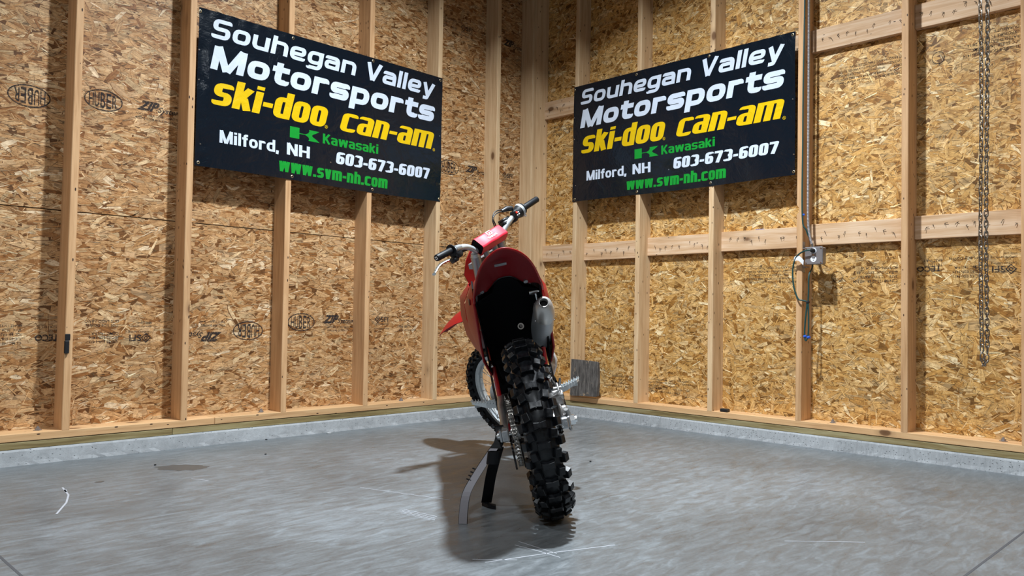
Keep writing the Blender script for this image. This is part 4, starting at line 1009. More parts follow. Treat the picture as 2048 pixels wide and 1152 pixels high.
# --- rear fender
def fender_rim(t):
    """t from -1 (left root) to 1 (right root) through the tail"""
    s_ = abs(t); yy = [0, 0.045, 0.080, 0.104, 0.122, 0.131, 0.135]; zz = [1.030, 1.016, 0.990, 0.957, 0.917, 0.895, 0.872]; xx = [-0.345, -0.325, -0.280, -0.215, -0.125, -0.07, -0.02]
    q = s_*6; i = min(int(q), 5); f = q-i
    def sp_(a): 
        p0 = a[max(i-1, 0)] if i > 0 else (a[1] if a is not yy else -a[1]); p1, p2, p3 = a[i], a[i+1], a[min(i+2, 6)]
        return 0.5*(2*p1+(p2-p0)*f+(2*p0-5*p1+4*p2-p3)*f*f+(3*p1-p0-3*p2+p3)*f**3)
    return Vector((sp_(xx), math.copysign(sp_(yy), -t), sp_(zz)))
NTt = 48
rimp = [fender_rim(-1+2*i/NTt) for i in range(NTt+1)]
def inner(t):
    s_ = abs(t); a = [(0.0, 0.952), (0.022, 0.950), (0.042, 0.940), (0.058, 0.924), (0.078, 0.908), (0.105, 0.905), (0.128, 0.900)]
    q = s_*6; i = min(int(q), 5); f = q-i; y = a[i][0]+(a[i+1][0]-a[i][0])*f; z = a[i][1]+(a[i+1][1]-a[i][1])*f
    return Vector((0.025-0.01*s_, math.copysign(y, -t), z))
inp = [inner(-1+2*i/NTt) for i in range(NTt+1)]
rows = []
for k in range(9):
    f = k/8; row = []
    for i in range(NTt+1):
        p = rimp[i].lerp(inp[i], f); p.z += 0.018*math.sin(math.pi*f)*(1-abs(-1+2*i/NTt)**2); row.append(p)
    rows.append(row)
FN = part('rear_fender', MB().shell(rows, 0.0025), M_RED_SHADED, BIKE)
part('fender_rim', MB().tube(rimp, 0.0045, 8), M_RED, FN)
# top of the fender towards the seat
top = []
for k in range(7):
    f = k/6; row = []
    for i in range(NTt+1):
        t = -1+2*i/NTt; p = rimp[i]; q = Vector((0.16, p.y*0.98, 0.885+0.105*math.sqrt(max(0, 1-t*t)))); row.append(p.lerp(q, f)+Vector((0, 0, 0.010*math.sin(math.pi*f)*(1-abs(t)))))
    top.append(row)
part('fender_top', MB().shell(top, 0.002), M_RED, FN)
part('fender_tag', MB().cham((-0.165, -0.013, 0.985), (-0.160, 0.033, 0.998), 0.001, T(-0.16, 0, 0.99) @ RY(R(-55)) @ T(0.16, 0, -0.99)), M_ALU, FN, 'small silver tag')
for y, z in ((0.098, 0.9125), (-0.078, 0.9165)):
    part('fender_bolt', MB().tube([(-0.004, y, z-0.004), (0.0, y, z+0.001)], 0.009, 14), M_ALU, FN)

# --- airbox and inner mudguard (black)
ab = MB(); back = []
for (x, z, hw_) in ((0.020, 0.948, 0.060), (0.08, 0.925, 0.127), (0.17, 0.86, 0.127), (0.24, 0.78, 0.127), (0.30, 0.70, 0.127), (0.345, 0.62, 0.105), (0.375, 0.54, 0.09)):
    row = []
    for j in range(17):
        t = -1+j/8; row.append((x-0.035*abs(t)**2.2*(1 if x > 0.05 else 0.2), t*hw_, z-0.05*abs(t)**3*(1 if x < 0.1 else 0)))
    back.append(row)
part('inner_mudguard', MB().shell(back, 0.004), M_BLACKF)
for s_ in (1, -1):
    y = 0.127*s_
    part('airbox_side', MB().prism([(0.012, y, 0.905), (0.045, y, 0.86), (0.12, y, 0.75), (0.20, y, 0.66), (0.29, y, 0.585), (0.36, y, 0.56), (0.50, y, 0.60), (0.60, y, 0.94), (0.20, y, 0.97), (0.012, y, 0.93)], (0, 0.006*s_, 0)), M_BLACKF)
part('airbox', MB().cham((0.30, -0.12, 0.60), (0.60, 0.12, 0.93), 0.02), M_BLACKF)
part('mud_flap', MB().shell([[(0.36, 0.03, 0.74), (0.37, 0.118, 0.74)], [(0.37, 0.045, 0.60), (0.38, 0.118, 0.60)], [(0.40, 0.055, 0.47), (0.40, 0.108, 0.47)]], 0.004), M_BLACKF)
bt = inv_b = T(0.205, -0.031, 0.728)
part('mudguard_bolt', MB().tube([(0.235, -0.034, 0.745), (0.262, -0.030, 0.742)], 0.007, 12).lathe([(0.004, 0.0135), (0.010, 0.0135), (0.010, 0.0085), (0.004, 0.0085)], 20, T(0.245, -0.033, 0.744) @ RZ(R(82))), M_STEEL)

# --- seat, tank, side panels and shrouds
seat = []
for (x, z, hw_) in ((0.22, 0.960, 0.09), (0.3, 0.955, 0.10), (0.45, 0.945, 0.105), (0.7, 0.945, 0.09), (0.9, 0.98, 0.06), (1.0, 1.0, 0.04)):
    seat.append([Vector((x, y, zz)) for y, zz in ((hw_, z-0.07), (hw_*0.96, z-0.02), (hw_*0.6, z), (0, z+0.004), (-hw_*0.6, z), (-hw_*0.96, z-0.02), (-hw_, z-0.07))])
part('seat', MB().loft(seat, True, True), M_BLACK)
part('fuel_tank', MB().loft([ringrect(0.70, -0.12, 0.12, 0.74, 0.93, 0.03), ringrect(0.88, -0.15, 0.15, 0.72, 0.985, 0.04), ringrect(1.02, -0.08, 0.08, 0.78, 1.0, 0.03)]), M_BLACK)
def panel(s_):
    st = [(0.048, [(0.895, 0.138), (0.880, 0.143), (0.868, 0.143), (0.858, 0.141), (0.850, 0.139)]),
          (0.10, [(0.940, 0.133), (0.895, 0.155), (0.855, 0.158), (0.815, 0.152), (0.780, 0.143)]),
          (0.17, [(0.955, 0.132), (0.895, 0.164), (0.835, 0.168), (0.765, 0.158), (0.702, 0.148)]),
          (0.25, [(0.962, 0.134), (0.895, 0.172), (0.815, 0.176), (0.720, 0.164), (0.632, 0.150)]),
          (0.32, [(0.962, 0.138), (0.890, 0.178), (0.800, 0.182), (0.680, 0.164), (0.575, 0.134)]),
          (0.40, [(0.962, 0.142), (0.885, 0.183), (0.790, 0.186), (0.670, 0.165), (0.560, 0.132)]),
          (0.555, [(0.962, 0.148), (0.888, 0.187), (0.793, 0.189), (0.700, 0.172), (0.630, 0.150)])]
    rows = [[Vector((x, s_*y, z)) for z, y in col] for x, col in st]
    if s_ < 0: rows = rows[::-1]
    mb = MB().shell(rows, 0.003)
    # bright inward lip along the rear edge
    lip = [Vector((x, s_*col[-1][1], col[-1][0])) for x, col in st[:6]]; lip.insert(0, Vector((0.048, s_*0.138, 0.895)))
    mb.tube(lip, 0.0055, 8, squash=(1.0, 1.0))
    o = part('side_panel', mb, M_RED)
    sh = [(0.56, [(0.965, 0.150), (0.90, 0.188), (0.82, 0.192), (0.74, 0.180), (0.67, 0.160)]), (0.70, [(0.985, 0.155), (0.92, 0.200), (0.83, 0.208), (0.74, 0.200), (0.66, 0.170)]),
          (0.84, [(1.000, 0.150), (0.94, 0.208), (0.85, 0.222), (0.75, 0.215), (0.67, 0.185)]), (0.98, [(0.995, 0.145), (0.94, 0.205), (0.86, 0.225), (0.78, 0.215), (0.72, 0.195)]), (1.10, [(0.97, 0.175), (0.94, 0.205), (0.89, 0.215), (0.85, 0.213), (0.81, 0.205)])]
    rows = [[Vector((x, s_*y, z)) for z, y in col] for x, col in sh]
    if s_ < 0: rows = rows[::-1]
    part('radiator_shroud', MB().shell(rows, 0.003), M_RED)
    return o
SPL = panel(1); panel(-1)
part('panel_sticker', MB().prism([(0.075, 0.1535, 0.892), (0.115, 0.1585, 0.900), (0.112, 0.1595, 0.872), (0.082, 0.1565, 0.872)], (0, 0.0008, 0)), M_BLACK, SPL)

# --- front end (everything below turns with the steering)
for s_ in (1, -1):
    y = 0.100*s_
    def leg(z): return Vector((1.456-(z-0.352)*0.488, y, z))
    part('fork_tube', MB().tube([leg(0.62), leg(1.165)], 0.027, 20), M_ALU, BIKE, None, True)
    part('fork_cap', MB().tube([leg(1.160), leg(1.182)], [0.0265, 0.021], 16).tube([leg(1.18), leg(1.192)], 0.012, 6, smooth=False), M_BARS, BIKE, None, True)
    part('fork_slider', MB().tube([leg(0.36), leg(0.66)], 0.024, 18).cham((1.425, y-0.024, 0.322), (1.510, y+0.024, 0.385), 0.010), M_ALU, BIKE, None, True)
    g = []
    for k in range(6):
        c = leg(0.40+0.06*k)+Vector((0.0, 0, 0)); w_ = 0.036+0.006*math.sin(k)
        g.append([c+Vector((w_*math.cos(a), s_*w_*abs(math.sin(a))*0.95 if False else w_*math.sin(a)*s_, 0.0)) for a in [R(-35+j*28) for j in range(7)]])
    if s_ < 0: g = g[::-1]
    part('fork_guard', MB().shell(g, 0.003), M_GUARDO, BIKE, None, True)
part('front_axle', MB().tube([(WB, -0.140, RF), (WB, 0.150, RF)], 0.012, 14).tube([(WB, 0.128, RF), (WB, 0.152, RF)], 0.019, 6, smooth=False), M_STEEL, BIKE, None, True)
fd = MB().lathe([(0.062, 0.130), (0.066, 0.130), (0.066, 0.100), (0.062, 0.100)], 48, T(WB, 0, RF), closed=True)
for k in range(6):
    a = math.pi*k/3; fd.tube([(WB+0.03*math.cos(a), 0.060, RF+0.03*math.sin(a)), (WB+0.102*math.cos(a+0.3), 0.064, RF+0.102*math.sin(a+0.3))], 0.004, 6)
part('front_brake_disc', fd, M_STEEL, BIKE, None, True)
part('front_brake_caliper', MB().cham((1.345, 0.052, 0.375), (1.405, 0.088, 0.465), 0.008), M_ALU_D, BIKE, None, True)
def clamp(z, dz, name):
    c = Vector((1.6-0.488*z, 0, z)); q = Vector((1.456-(z-0.352)*0.488, 0, z)); mb = MB()
    mt = Matrix.Translation(c) @ RY(R(-26)) @ Matrix.Translation(-c)
    mb.prism([(c.x-0.028, -0.04, z), (c.x-0.028, 0.04, z), (q.x-0.012, 0.112, z), (q.x+0.036, 0.126, z), (q.x+0.04, 0.06, z), (q.x+0.04, -0.06, z), (q.x+0.036, -0.126, z), (q.x-0.012, -0.112, z)], (0, 0, dz), mt)
    part(name, mb, M_ALU_D, BIKE, None, True)
clamp(1.095, 0.028, 'upper_triple_clamp'); clamp(0.905, 0.032, 'lower_triple_clamp')
mb = MB()
for y in (0.035, -0.035): mb.tube([(1.055, y, 1.115), (1.035, y, 1.195)], 0.017, 12); mb.cham((1.015, y-0.018, 1.165), (1.062, y+0.018, 1.205), 0.005)
part('bar_clamp', mb, M_ALU, BIKE, None, True)
BARP = [(0.959, 0.405, 1.261), (0.968, 0.34, 1.259), (0.977, 0.285, 1.256), (0.985, 0.225, 1.247), (0.995, 0.180, 1.236), (1.012, 0.138, 1.214), (1.026, 0.108, 1.192), (1.034, 0.075, 1.185), (1.036, 0, 1.184)]
BARF = BARP+[(x, -y, z) for x, y, z in BARP[-2::-1]]
part('handlebar', MB().tube(smooth_path(BARF[1:-1], 4), 0.0142, 16), M_BARS, BIKE, None, True)
for s_ in (1, -1):
    a = Vector((0.977, 0.285*s_, 1.256)); b = Vector((0.959, 0.405*s_, 1.261)); d = (b-a).normalized()
    G = part('grip', MB().tube([a, a+d*0.004, a+d*0.0045, b-d*0.003, b], [0.031, 0.031, 0.0175, 0.0170, 0.0155], 20), M_GRIP, BIKE, None, True)
    if s_ > 0:
        f = MB(); n_ = d; e1 = Vector((0, 0, 1)); e1 = (e1-n_*e1.dot(n_)).normalized(); e2 = n_.cross(e1); c = b+n_*0.0012
        for (u0, u1, v0, v1) in ((-0.0075, 0.0075, 0.0035, 0.0075), (-0.0075, -0.0035, -0.0075, 0.0035), (-0.0035, 0.0075, -0.0075, -0.0040), (0.0035, 0.0075, -0.0040, 0.001)):
            f.add([c+e2*u0+e1*v0, c+e2*u1+e1*v0, c+e2*u1+e1*v1, c+e2*u0+e1*v1], [(0, 1, 2, 3)])
        part('grip_mark', f, M_WPRINT, G, None, True)
part('bar_clamp_ring', MB().tube([(0.988, 0.222, 1.246), (0.980, 0.262, 1.253)], 0.018, 14), M_ALU, BIKE, None, True)
# left: clutch perch and lever
lp = MB().cham((0.972, 0.225, 1.205), (1.035, 0.272, 1.262), 0.010).tube([(1.02, 0.235, 1.232), (1.03, 0.15, 1.222)], [0.012, 0.009], 10).cham((0.985, 0.255, 1.195), (1.03, 0.292, 1.222), 0.008)
part('clutch_perch', lp, M_BLACK, BIKE, None, True)
part('clutch_lever', MB().tube(smooth_path([(1.022, 0.268, 1.214), (1.036, 0.300, 1.222), (1.042, 0.345, 1.222), (1.035, 0.385, 1.210), (1.028, 0.413, 1.199)]), [0.0095]*20+[0.008]*4+[0.0105], 8, squash=(1.15, 0.75)), M_STEEL, BIKE, None, True)
# right: throttle housing, switch, brake master cylinder and lever
th = MB().tube([(0.983, -0.226, 1.249), (0.980, -0.245, 1.251), (0.977, -0.262, 1.254)], [0.026, 0.033, 0.036], 24)
TH = part('throttle_housing', th, M_BLACK, BIKE, None, True)
part('housing_rim', MB().tube([(0.978, -0.256, 1.2535), (0.9765, -0.266, 1.2545), (0.976, -0.270, 1.2545)], [0.0365, 0.0395, 0.036], 28), M_BARS, TH, None, True)
sw = MB().cham((0.955, -0.232, 1.222), (1.000, -0.200, 1.272), 0.007)
SW = part('switch_block', sw, M_BLACK, BIKE, None, True)
part('stop_button', MB().cham((0.9505, -0.217, 1.250), (0.956, -0.205, 1.261), 0.001), M_REDBTN, SW, 'red stop button', True)
part('switch_print', MB().box((0.9535, -0.230, 1.252), (0.9548, -0.219, 1.256)).box((0.9535, -0.229, 1.240), (0.9548, -0.221, 1.246)).box((0.9535, -0.214, 1.240), (0.9548, -0.205, 1.243)), M_WPRINT, SW, None, True)
part('cable_boot', MB().tube([(0.990, -0.232, 1.286), (0.995, -0.200, 1.298), (1.000, -0.165, 1.300)], [0.013, 0.015, 0.009], 12), M_BLACK, BIKE, None, True)
for o_ in (0.0, 0.011):
    part('throttle_cable', MB().tube(smooth_path([(0.998, -0.172, 1.297+o_), (1.0, -0.120, 1.303+o_), (1.0, -0.080-o_*0.4, 1.288+o_*0.5), (1.006, -0.072-o_, 1.255), (1.03, -0.085, 1.215), (1.07, -0.06, 1.14)]), 0.0033, 8), M_BLACK, BIKE, None, True)
mc = MB().cham((0.995, -0.205, 1.215), (1.055, -0.135, 1.252), 0.010).tube([(1.03, -0.225, 1.225), (1.04, -0.12, 1.212)], 0.013, 12).cham((1.0, -0.198, 1.248), (1.05, -0.142, 1.262), 0.005).cham((0.975, -0.222, 1.215), (1.035, -0.200, 1.25), 0.005)
part('brake_master_cylinder', mc, M_BLACK, BIKE, None, True)
part('master_cylinder_bolt', MB().tube([(1.015, -0.118, 1.205), (1.015, -0.100, 1.20)], 0.010, 8), M_ALU, BIKE, None, True)
part('front_brake_hose', MB().tube(smooth_path([(1.03, -0.12, 1.212), (1.06, -0.085, 1.19), (1.09, -0.05, 1.12), (1.14, 0.0, 1.02), (1.25, 0.09, 0.80), (1.36, 0.08, 0.50)]), 0.004, 8), M_BLACK, BIKE, None, True)
part('brake_lever', MB().tube(smooth_path([(1.030, -0.215, 1.220), (1.040, -0.250, 1.224), (1.046, -0.300, 1.222), (1.038, -0.345, 1.214)]), [0.008]*12+[0.0055]*6+[0.0095], 8, squash=(1.1, 0.65)), M_STEEL, BIKE, None, True)
# bar pad with its emblem
pc = Vector((1.010, 0.003, 1.204)); pm = Matrix.Translation(pc) @ RY(R(32))
def rr_sec(hx, hz, r_, y, n=5):
    out = []
    for cx, cz, a0 in ((hx-r_, hz-r_, 0), (-hx+r_, hz-r_, 90), (-hx+r_, -hz+r_, 180), (hx-r_, -hz+r_, 270)):
        for k in range(n+1): a = R(a0+90*k/n); out.append(pm @ Vector((cx+r_*math.cos(a), y, cz+r_*math.sin(a))))
    return out
def crease(y): return 0.0009*math.sin(y*70)
PADO = part('bar_pad', MB().loft([rr_sec(0.031+crease(y), 0.038+crease(y+0.3)*0.6, 0.013, y) for y in [-0.100+0.0125*k for k in range(17)]], False), M_PAD, BIKE, None, True)
part('pad_foam', MB().loft([rr_sec(0.0295, 0.0365, 0.012, y) for y in (-0.097, 0.097)], True, False), M_BLACKF, PADO, None, True)
em = MB(); ex = -0.0338
def q(u0, u1, v0, v1): em.add([pm @ Vector((ex, y, z)) for y, z in ((-u0, v0), (-u1, v0), (-u1, v1), (-u0, v1))], [(0, 1, 2, 3)])
ox, oz, S_ = 0.010, 0.0030, 0.0280
for (u0, u1, v0, v1) in ((0, 1, 0.84, 1), (0, 0.17, 0, 0.84), (0.17, 1.0, 0, 0.16), (0.83, 1.0, 0.16, 0.60), (0.38, 0.83, 0.44, 0.60), (0.38, 0.54, 0.28, 0.44)):
    q(ox-0.024+u0*S_*1.25, ox-0.024+u1*S_*1.25, oz+v0*S_, oz+v1*S_)
part('pad_emblem', em, M_WPRINT, PADO, None, True)
vs, fs = text_mesh('GASGAS', 0.01, 0.03); vs = fit_text(vs, ox-0.042, ox+0.028, oz-0.0175, oz-0.005)
part('pad_lettering', MB().add([pm @ Vector((ex, -x, y)) for x, y in vs], fs), M_WPRINT, PADO, None, True)
# front number plate
pl = []
for (z, x, w_) in ((1.205, 1.135, 0.055), (1.17, 1.15, 0.105), (1.11, 1.18, 0.142), (1.05, 1.21, 0.118), (0.98, 1.24, 0.080), (0.93, 1.26, 0.05)):
    pl.append([Vector((x-0.015*(abs(t)**2)*w_/0.14, w_*t, z)) for t in [-1+0.2*k for k in range(11)]])
part('number_plate', MB().shell(pl, 0.003), M_RED, BIKE, None, True)
# front fender
ff = []
for (x, z, w_, dr) in ((1.10, 0.815, 0.060, 0.018), (1.22, 0.880, 0.090, 0.030), (1.35, 0.915, 0.112, 0.038), (1.48, 0.925, 0.118, 0.042), (1.58, 0.915, 0.112, 0.040), (1.67, 0.893, 0.095, 0.034), (1.74, 0.868, 0.065, 0.022), (1.785, 0.848, 0.030, 0.010)):
    ff.append([Vector((x, -w_*t, z-dr*abs(t)**1.5)) for t in [-1+k/5 for k in range(11)]])
part('front_fender', MB().shell(ff, 0.0035), M_RED, BIKE, None, True)

# ------------------------------------------------------------------ the side stand under the rear axle
SD = thing('motorcycle_stand', 'black and grey folding side stand propping up the motorcycle by its rear axle', 'stand', T(2.76, 2.33, 0))
SI = T(-2.76, -2.33, 0)
def bar(pts, wv, tv, name, m):
    """flat bar along pts; wv = half width vector, tv = thickness vector"""
    P = [SI @ Vector(p) for p in pts]; wv = Vector(wv); tv = Vector(tv)
    rings = [[p-wv-tv, p+wv-tv, p+wv+tv, p-wv+tv] for p in P]
    return MB().loft(rings, True, False).build(name, m, SD)
SIDE = Vector((-0.70, 0.71, 0)).normalized()      # to the viewer's right
TOV = Vector((0.71, 0.70, 0)).normalized()        # towards the viewer
L1 = smooth_path([(2.893, 2.385, 0.001), (2.882, 2.377, 0.055), (2.862, 2.372, 0.112), (2.812, 2.376, 0.178), (2.752, 2.384, 0.248), (2.712, 2.392, 0.292)], 4)
bar([Vector(p)-TOV*0.010 for p in L1], SIDE*0.0165, TOV*0.0095, 'stand_leg', M_STANDB)
bar([Vector(p)+TOV*0.0008 for p in L1[:-3]], SIDE*0.0150, TOV*0.0007, 'leg_face', M_STAND)
L2 = smooth_path([(2.628, 2.232, 0.012), (2.648, 2.262, 0.06), (2.672, 2.300, 0.130), (2.695, 2.345, 0.205), (2.705, 2.375, 0.262)], 4)
bar(L2, SIDE*0.021, TOV*0.009, 'stand_leg', M_STANDB)
bar([(2.636, 2.215, 0.008), (2.648, 2.262, 0.008), (2.640, 2.300, 0.007)], TOV*0.016, Vector((0, 0, 0.007)), 'stand_foot', M_STANDB)
bar(smooth_path([(2.722, 2.384, 0.262), (2.704, 2.382, 0.300), (2.694, 2.372, 0.335), (2.70, 2.366, 0.345)], 4), SIDE*0.019, TOV*0.012, 'stand_head', M_STANDB)
MB().tube([SI @ Vector((2.722, 2.384, 0.300)), SI @ Vector((2.6905, 2.414, 0.3158))], 0.0085, 12).build('axle_pin', M_STEEL, SD)
# curved catch on the leg
cpt = Vector((2.778, 2.4225, 0.236)); rings = []
for z_ in (0.0, 1.0):
    rings.append([SI @ (cpt+SIDE*0.024*math.cos(a)+TOV*0.017*math.sin(a)+Vector((0, 0, (z_-0.5)*0.046))+SIDE*0.005*(z_-0.5)) for a in [2*math.pi*k/20 for k in range(20)]])
inn = [[r[k].lerp(sum((p for p in r), Vector())/20, 0.14) for k in range(20)] for r in rings]
MB().loft([rings[0], rings[1], inn[1], inn[0], rings[0]], False).build('stand_catch', M_STANDB, SD)
for k in range(4):
    z_ = 0.150+0.012*k; MB().tube([SI @ (Vector((2.852-0.010*k, 2.372, z_))+SIDE*0.006-TOV*0.012), SI @ (Vector((2.852-0.010*k, 2.372, z_+0.006))-SIDE*0.012-TOV*0.014)], 0.0028, 6).build('stand_tooth', M_STANDB, SD)

# ------------------------------------------------------------------ junction box, conduit, cord
BX = thing('outlet_box', 'square metal outlet box with round sockets on the right wall stud', 'outlet', T(0.09, 2.50, 1.117))
BI = T(-0.09, -2.50, -1.117)
def bpart(mb, name, m, parent=None, label=None):
    mb.v = [tuple(BI @ Vector(p)) for p in mb.v]; return mb.build(name, m, parent or BX, label)
bpart(MB().cham((0.105, 2.446, 1.117), (0.158, 2.552, 1.221), 0.006), 'box_body', M_BOX)
bpart(MB().cham((0.1582, 2.443, 1.115), (0.1655, 2.555, 1.223), 0.004), 'box_cover', M_BOX)
for z in (1.198, 1.148):
    f = bpart(MB().tube([(0.1656, 2.499, z), (0.1672, 2.499, z)], 0.0185, 24), 'socket_face', M_TAG)
    if z < 1.19:
        for dy, hh in ((-0.006, 0.0045), (0.006, 0.0055)): bpart(MB().box((0.1673, 2.499+dy-0.0012, z), (0.1676, 2.499+dy+0.0012, z+hh*2)), 'socket_slot', M_DARK, f)
        bpart(MB().tube([(0.1673, 2.499, z-0.007), (0.1676, 2.499, z-0.007)], 0.0028, 10), 'socket_slot', M_DARK, f)
for y, z in ((2.453, 1.213), (2.545, 1.213), (2.453, 1.125), (2.545, 1.125), (2.499, 1.172)):
    bpart(MB().tube([(0.1656, y, z), (0.1676, y, z)], 0.0048, 10), 'cover_screw', M_STEEL)
bpart(MB().cham((0.10, 2.4135, 1.222), (0.135, 2.4175, 1.262), 0.001).cham((0.10, 2.4135, 1.070), (0.135, 2.4175, 1.116), 0.001).box((0.10, 2.4135, 1.10), (0.135, 2.4455, 1.106)).box((0.10, 2.4135, 1.216), (0.135, 2.4455, 1.2205)), 'mounting_bracket', M_BOX)
# flexible metal conduit with ribs
cp = smooth_path([(0.118, 2.450, 3.9), (0.118, 2.443, 3.0), (0.114, 2.441, 2.3), (0.113, 2.4395, 1.62), (0.114, 2.441, 1.40), (0.122, 2.454, 1.30), (0.130, 2.475, 1.234)], 30)
rs = []; pp = []
acc = 0
def resample(pts, step):
    out = [pts[0]]; left = step
    for a, b in zip(pts[:-1], pts[1:]):
        L = (b-a).length; t = 0.0
        while L-t >= left: t += left; out.append(a+(b-a)*(t/L)); left = step
        left -= (L-t)
    return out
cpr = resample(cp, 0.0045)
cd_ = MB().tube(cpr, [0.0088 if i % 2 else 0.0072 for i in range(len(cpr))], 10, smooth=False)
tag(cd_.build('flexible_conduit', M_BOX), 'ribbed metal conduit running down the stud into the outlet box', 'conduit')
tag(MB().tube([(0.130, 2.475, 1.222), (0.130, 2.474, 1.245)], 0.013, 12).build('conduit_connector', M_STEEL), 'short steel connector on top of the outlet box', 'connector')
# green cord: down from above, past the box, tied loop, back up to the socket
cpath = [(0.140, 2.432, 3.9), (0.142, 2.428, 2.9), (0.143, 2.420, 2.3), (0.144, 2.4185, 1.9), (0.144, 2.4175, 1.42), (0.136, 2.440, 1.33), (0.108, 2.462, 1.24), (0.095, 2.462, 1.17), (0.100, 2.462, 1.10), (0.145, 2.462, 1.05), (0.150, 2.462, 0.95), (0.150, 2.460, 0.88), (0.150, 2.463, 0.78), (0.150, 2.462, 0.70), (0.150, 2.452, 0.655), (0.150, 2.442, 0.655), (0.150, 2.438, 0.70), (0.150, 2.444, 0.79), (0.150, 2.452, 0.880), (0.158, 2.430, 0.895), (0.162, 2.402, 0.905), (0.164, 2.378, 0.965), (0.164, 2.367, 1.04), (0.168, 2.372, 1.11), (0.178, 2.398, 1.165), (0.190, 2.440, 1.192), (0.192, 2.480, 1.201), (0.185, 2.499, 1.199)]
CO = thing('extension_cord', 'dark green extension cord tied in a loop below the outlet box', 'cord', T(0.15, 2.455, 0.655))
CI = T(-0.15, -2.455, -0.655)
def cpart(mb, name, m):
    mb.v = [tuple(CI @ Vector(p)) for p in mb.v]; return mb.build(name, m, CO)
cpart(MB().tube(smooth_path(cpath, 8), 0.0048, 8), 'cable', M_CORD)
cpart(MB().tube([(0.168, 2.499, 1.198), (0.186, 2.499, 1.199), (0.194, 2.494, 1.200)], [0.014, 0.014, 0.008], 12), 'plug', M_BLACK)
for (y, z) in ((2.456, 0.885), (2.4395, 0.675), (2.462, 0.67)): cpart(MB().tube([(0.150, y-0.006, z-0.002), (0.150, y+0.010, z+0.002)], 0.0085, 8), 'cable_tie', M_BLUE if z < 0.8 else M_BLACK)
cpart(MB().tube([(0.136, 2.418, 1.425), (0.146, 2.428, 1.428)], 0.0065, 8), 'cable_tie', M_BLUE)
tg = []
for k in range(8):
    t = k/7; c = Vector((0.172+0.010*math.sin(t*3), 2.376+0.062*t, 1.148+0.018*math.sin(t*2.6)-0.030*t*t)); n_ = Vector((0, 0.25, 1)).normalized()
    tg.append([c-n_*0.017-Vector((0, -0.004, 0)), c+n_*0.014])
cpart(MB().shell(tg, 0.0006), 'cord_tag', M_TAG)

# ------------------------------------------------------------------ hanging chain (a door hoist loop)
CHN = thing('hoist_chain', 'long loop of steel chain hanging free at the far right', 'chain', T(0.45, 3.489, 0.565))
CHI = T(-0.45, -3.489, -0.565)
lk = MB(); n = 20; pts = []
for k in range(n):
    a = 2*math.pi*k/n; pts.append(Vector((0, 0.0085*math.cos(a), 0.0115*math.sin(a)+math.copysign(0.0085, math.sin(a)) if abs(math.sin(a)) > 1e-6 else 0.0)))
def ringtube(pts, r, seg=6):
    mb = MB(); n = len(pts); rings = []
    for i in range(n):
        t = (pts[(i+1) % n]-pts[i-1]).normalized(); u = Vector((1, 0, 0)); v = t.cross(u)
        rings.append([pts[i]+u*r*math.cos(2*math.pi*k/seg)+v*r*math.sin(2*math.pi*k/seg) for k in range(seg)])
    rings.append(rings[0]); return mb.loft(rings, False)
lme = ringtube(pts, 0.0030).mesh('link', M_CHAINMETAL)
def strand_pts():
    L = []
    z = 3.62
    while z > 0.645: L.append(Vector((0.45, 3.4765+0.003*math.sin(z*4), z))); z -= 0.027
    nb = len(L); 
    for a in (20, 62, 105, 150): L.append(Vector((0.45, 3.489-0.0125*math.cos(R(a))*0.9, 0.622-0.045*math.sin(R(a)))))
    z = 0.645
    while z < 3.62: L.append(Vector((0.45, 3.5015+0.004*math.sin(z*3+1)+0.004*(z-0.6)/3, z))); z += 0.027
    return L
SP = strand_pts()
for i, c in enumerate(SP):
    a = SP[max(i-1, 0)]; b = SP[min(i+1, len(SP)-1)]; d = (b-a).normalized()
    qx = Vector((0, 0, 1)).rotation_difference(d).to_matrix().to_4x4() if d.z > -0.99 else Matrix.Rotation(math.pi, 4, 'X')
    link('link', lme, CHN, None, CHI @ Matrix.Translation(c) @ qx @ RZ(R(random.uniform(20, 50) + (90 if i % 2 else 0))))

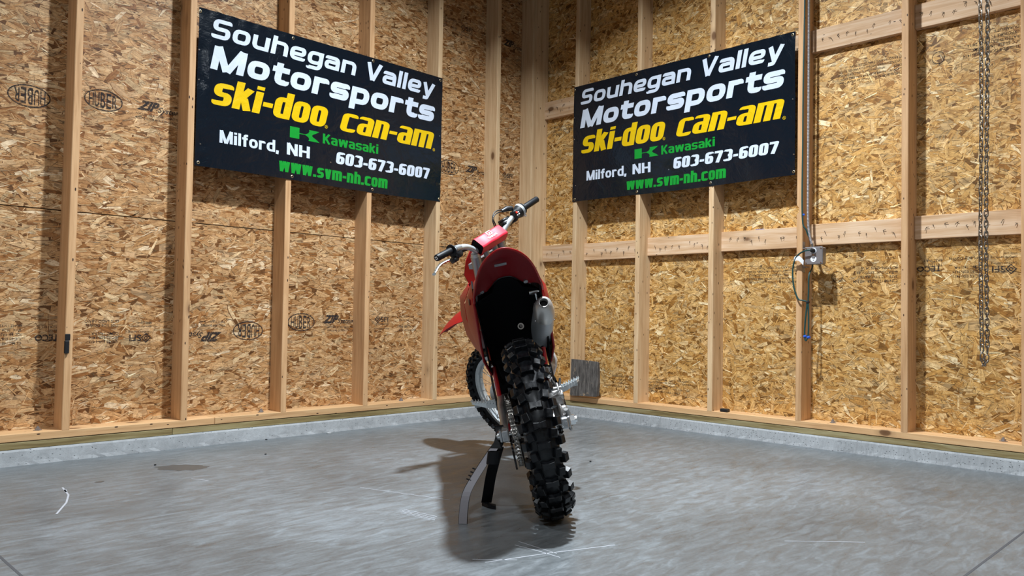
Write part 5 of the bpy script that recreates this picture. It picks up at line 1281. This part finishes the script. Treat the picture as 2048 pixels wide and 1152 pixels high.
# ------------------------------------------------------------------ weathered board, latch, small things
ob = MB(); ring = []
outl = [(0.0, 0.0), (0.02, -0.006), (0.12, 0.0), (0.25, 0.004), (0.268, 0.012), (0.272, 0.10), (0.268, 0.20), (0.262, 0.258), (0.25, 0.268), (0.14, 0.272), (0.004, 0.276), (0.002, 0.14)]
ob.prism([(0, y, z) for y, z in outl], (0.026, 0, 0), T(0.142, 0.572, ZB+0.0105) @ RY(R(-1.2)))
tag(ob.build('weathered_board', M_OLDWOOD), 'grey weathered plank offcut standing on the bottom plate beside the motorcycle', 'board')
LT = thing('door_latch', 'small black strap latch fixed to the leftmost stud', 'latch', T(3.606, 0.1415, 0.56))
MB().cham((-0.014, 0.0, -0.018), (0.008, 0.014, 0.048), 0.003).build('latch_body', M_BLACK, LT); MB().cham((-0.018, 0.003, 0.048), (0.006, 0.010, 0.082), 0.002).build('latch_strap', M_BLACK, LT)
tag(MB().prism(ragged(2.075, 0.185, 0.022, 0.014, 0.4, 9, 0.3), (0, 0, 0.006)).build('concrete_chip', M_CURB), 'white flake of concrete lying on the floor below the left banner', 'chip')
for (x, y, r_, lab) in ((2.50, 0.17, 0.007, 'tiny brown crumb at the foot of the left curb'), (3.30, 0.55, 0.006, 'tiny black crumb on the floor left of the damp stain'), (2.745, 0.62, 0.006, 'tiny dark crumb on the open floor to the left'), (1.55, 1.9, 0.006, 'tiny dark crumb on the floor right of the motorcycle')):
    tag(MB().prism(ragged(x, y, r_, r_*0.7, 0.3, 7, 0.3), (0, 0, 0.005)).build('floor_crumb', M_BLACK), lab, 'debris')
tag(MB().box((0.002, 2.045, 1.3672), (0.030, 2.105, 1.3695)).build('blue_tape', M_BLUE), 'scrap of blue tape on the blocking below the right banner', 'tape')
tag(MB().tube(smooth_path([(0.20, -0.0+0.02, 3.46), (0.205, 0.0, 3.41), (0.20, -0.03+0.06, 3.385), (0.195, 0.065, 3.41), (0.193, 0.075, 3.47), (0.19, 0.06, 3.55)]), 0.0012, 6).build('wire_loop', M_STEEL), 'thin loop of wire hanging from the top of the corner post', 'wire')
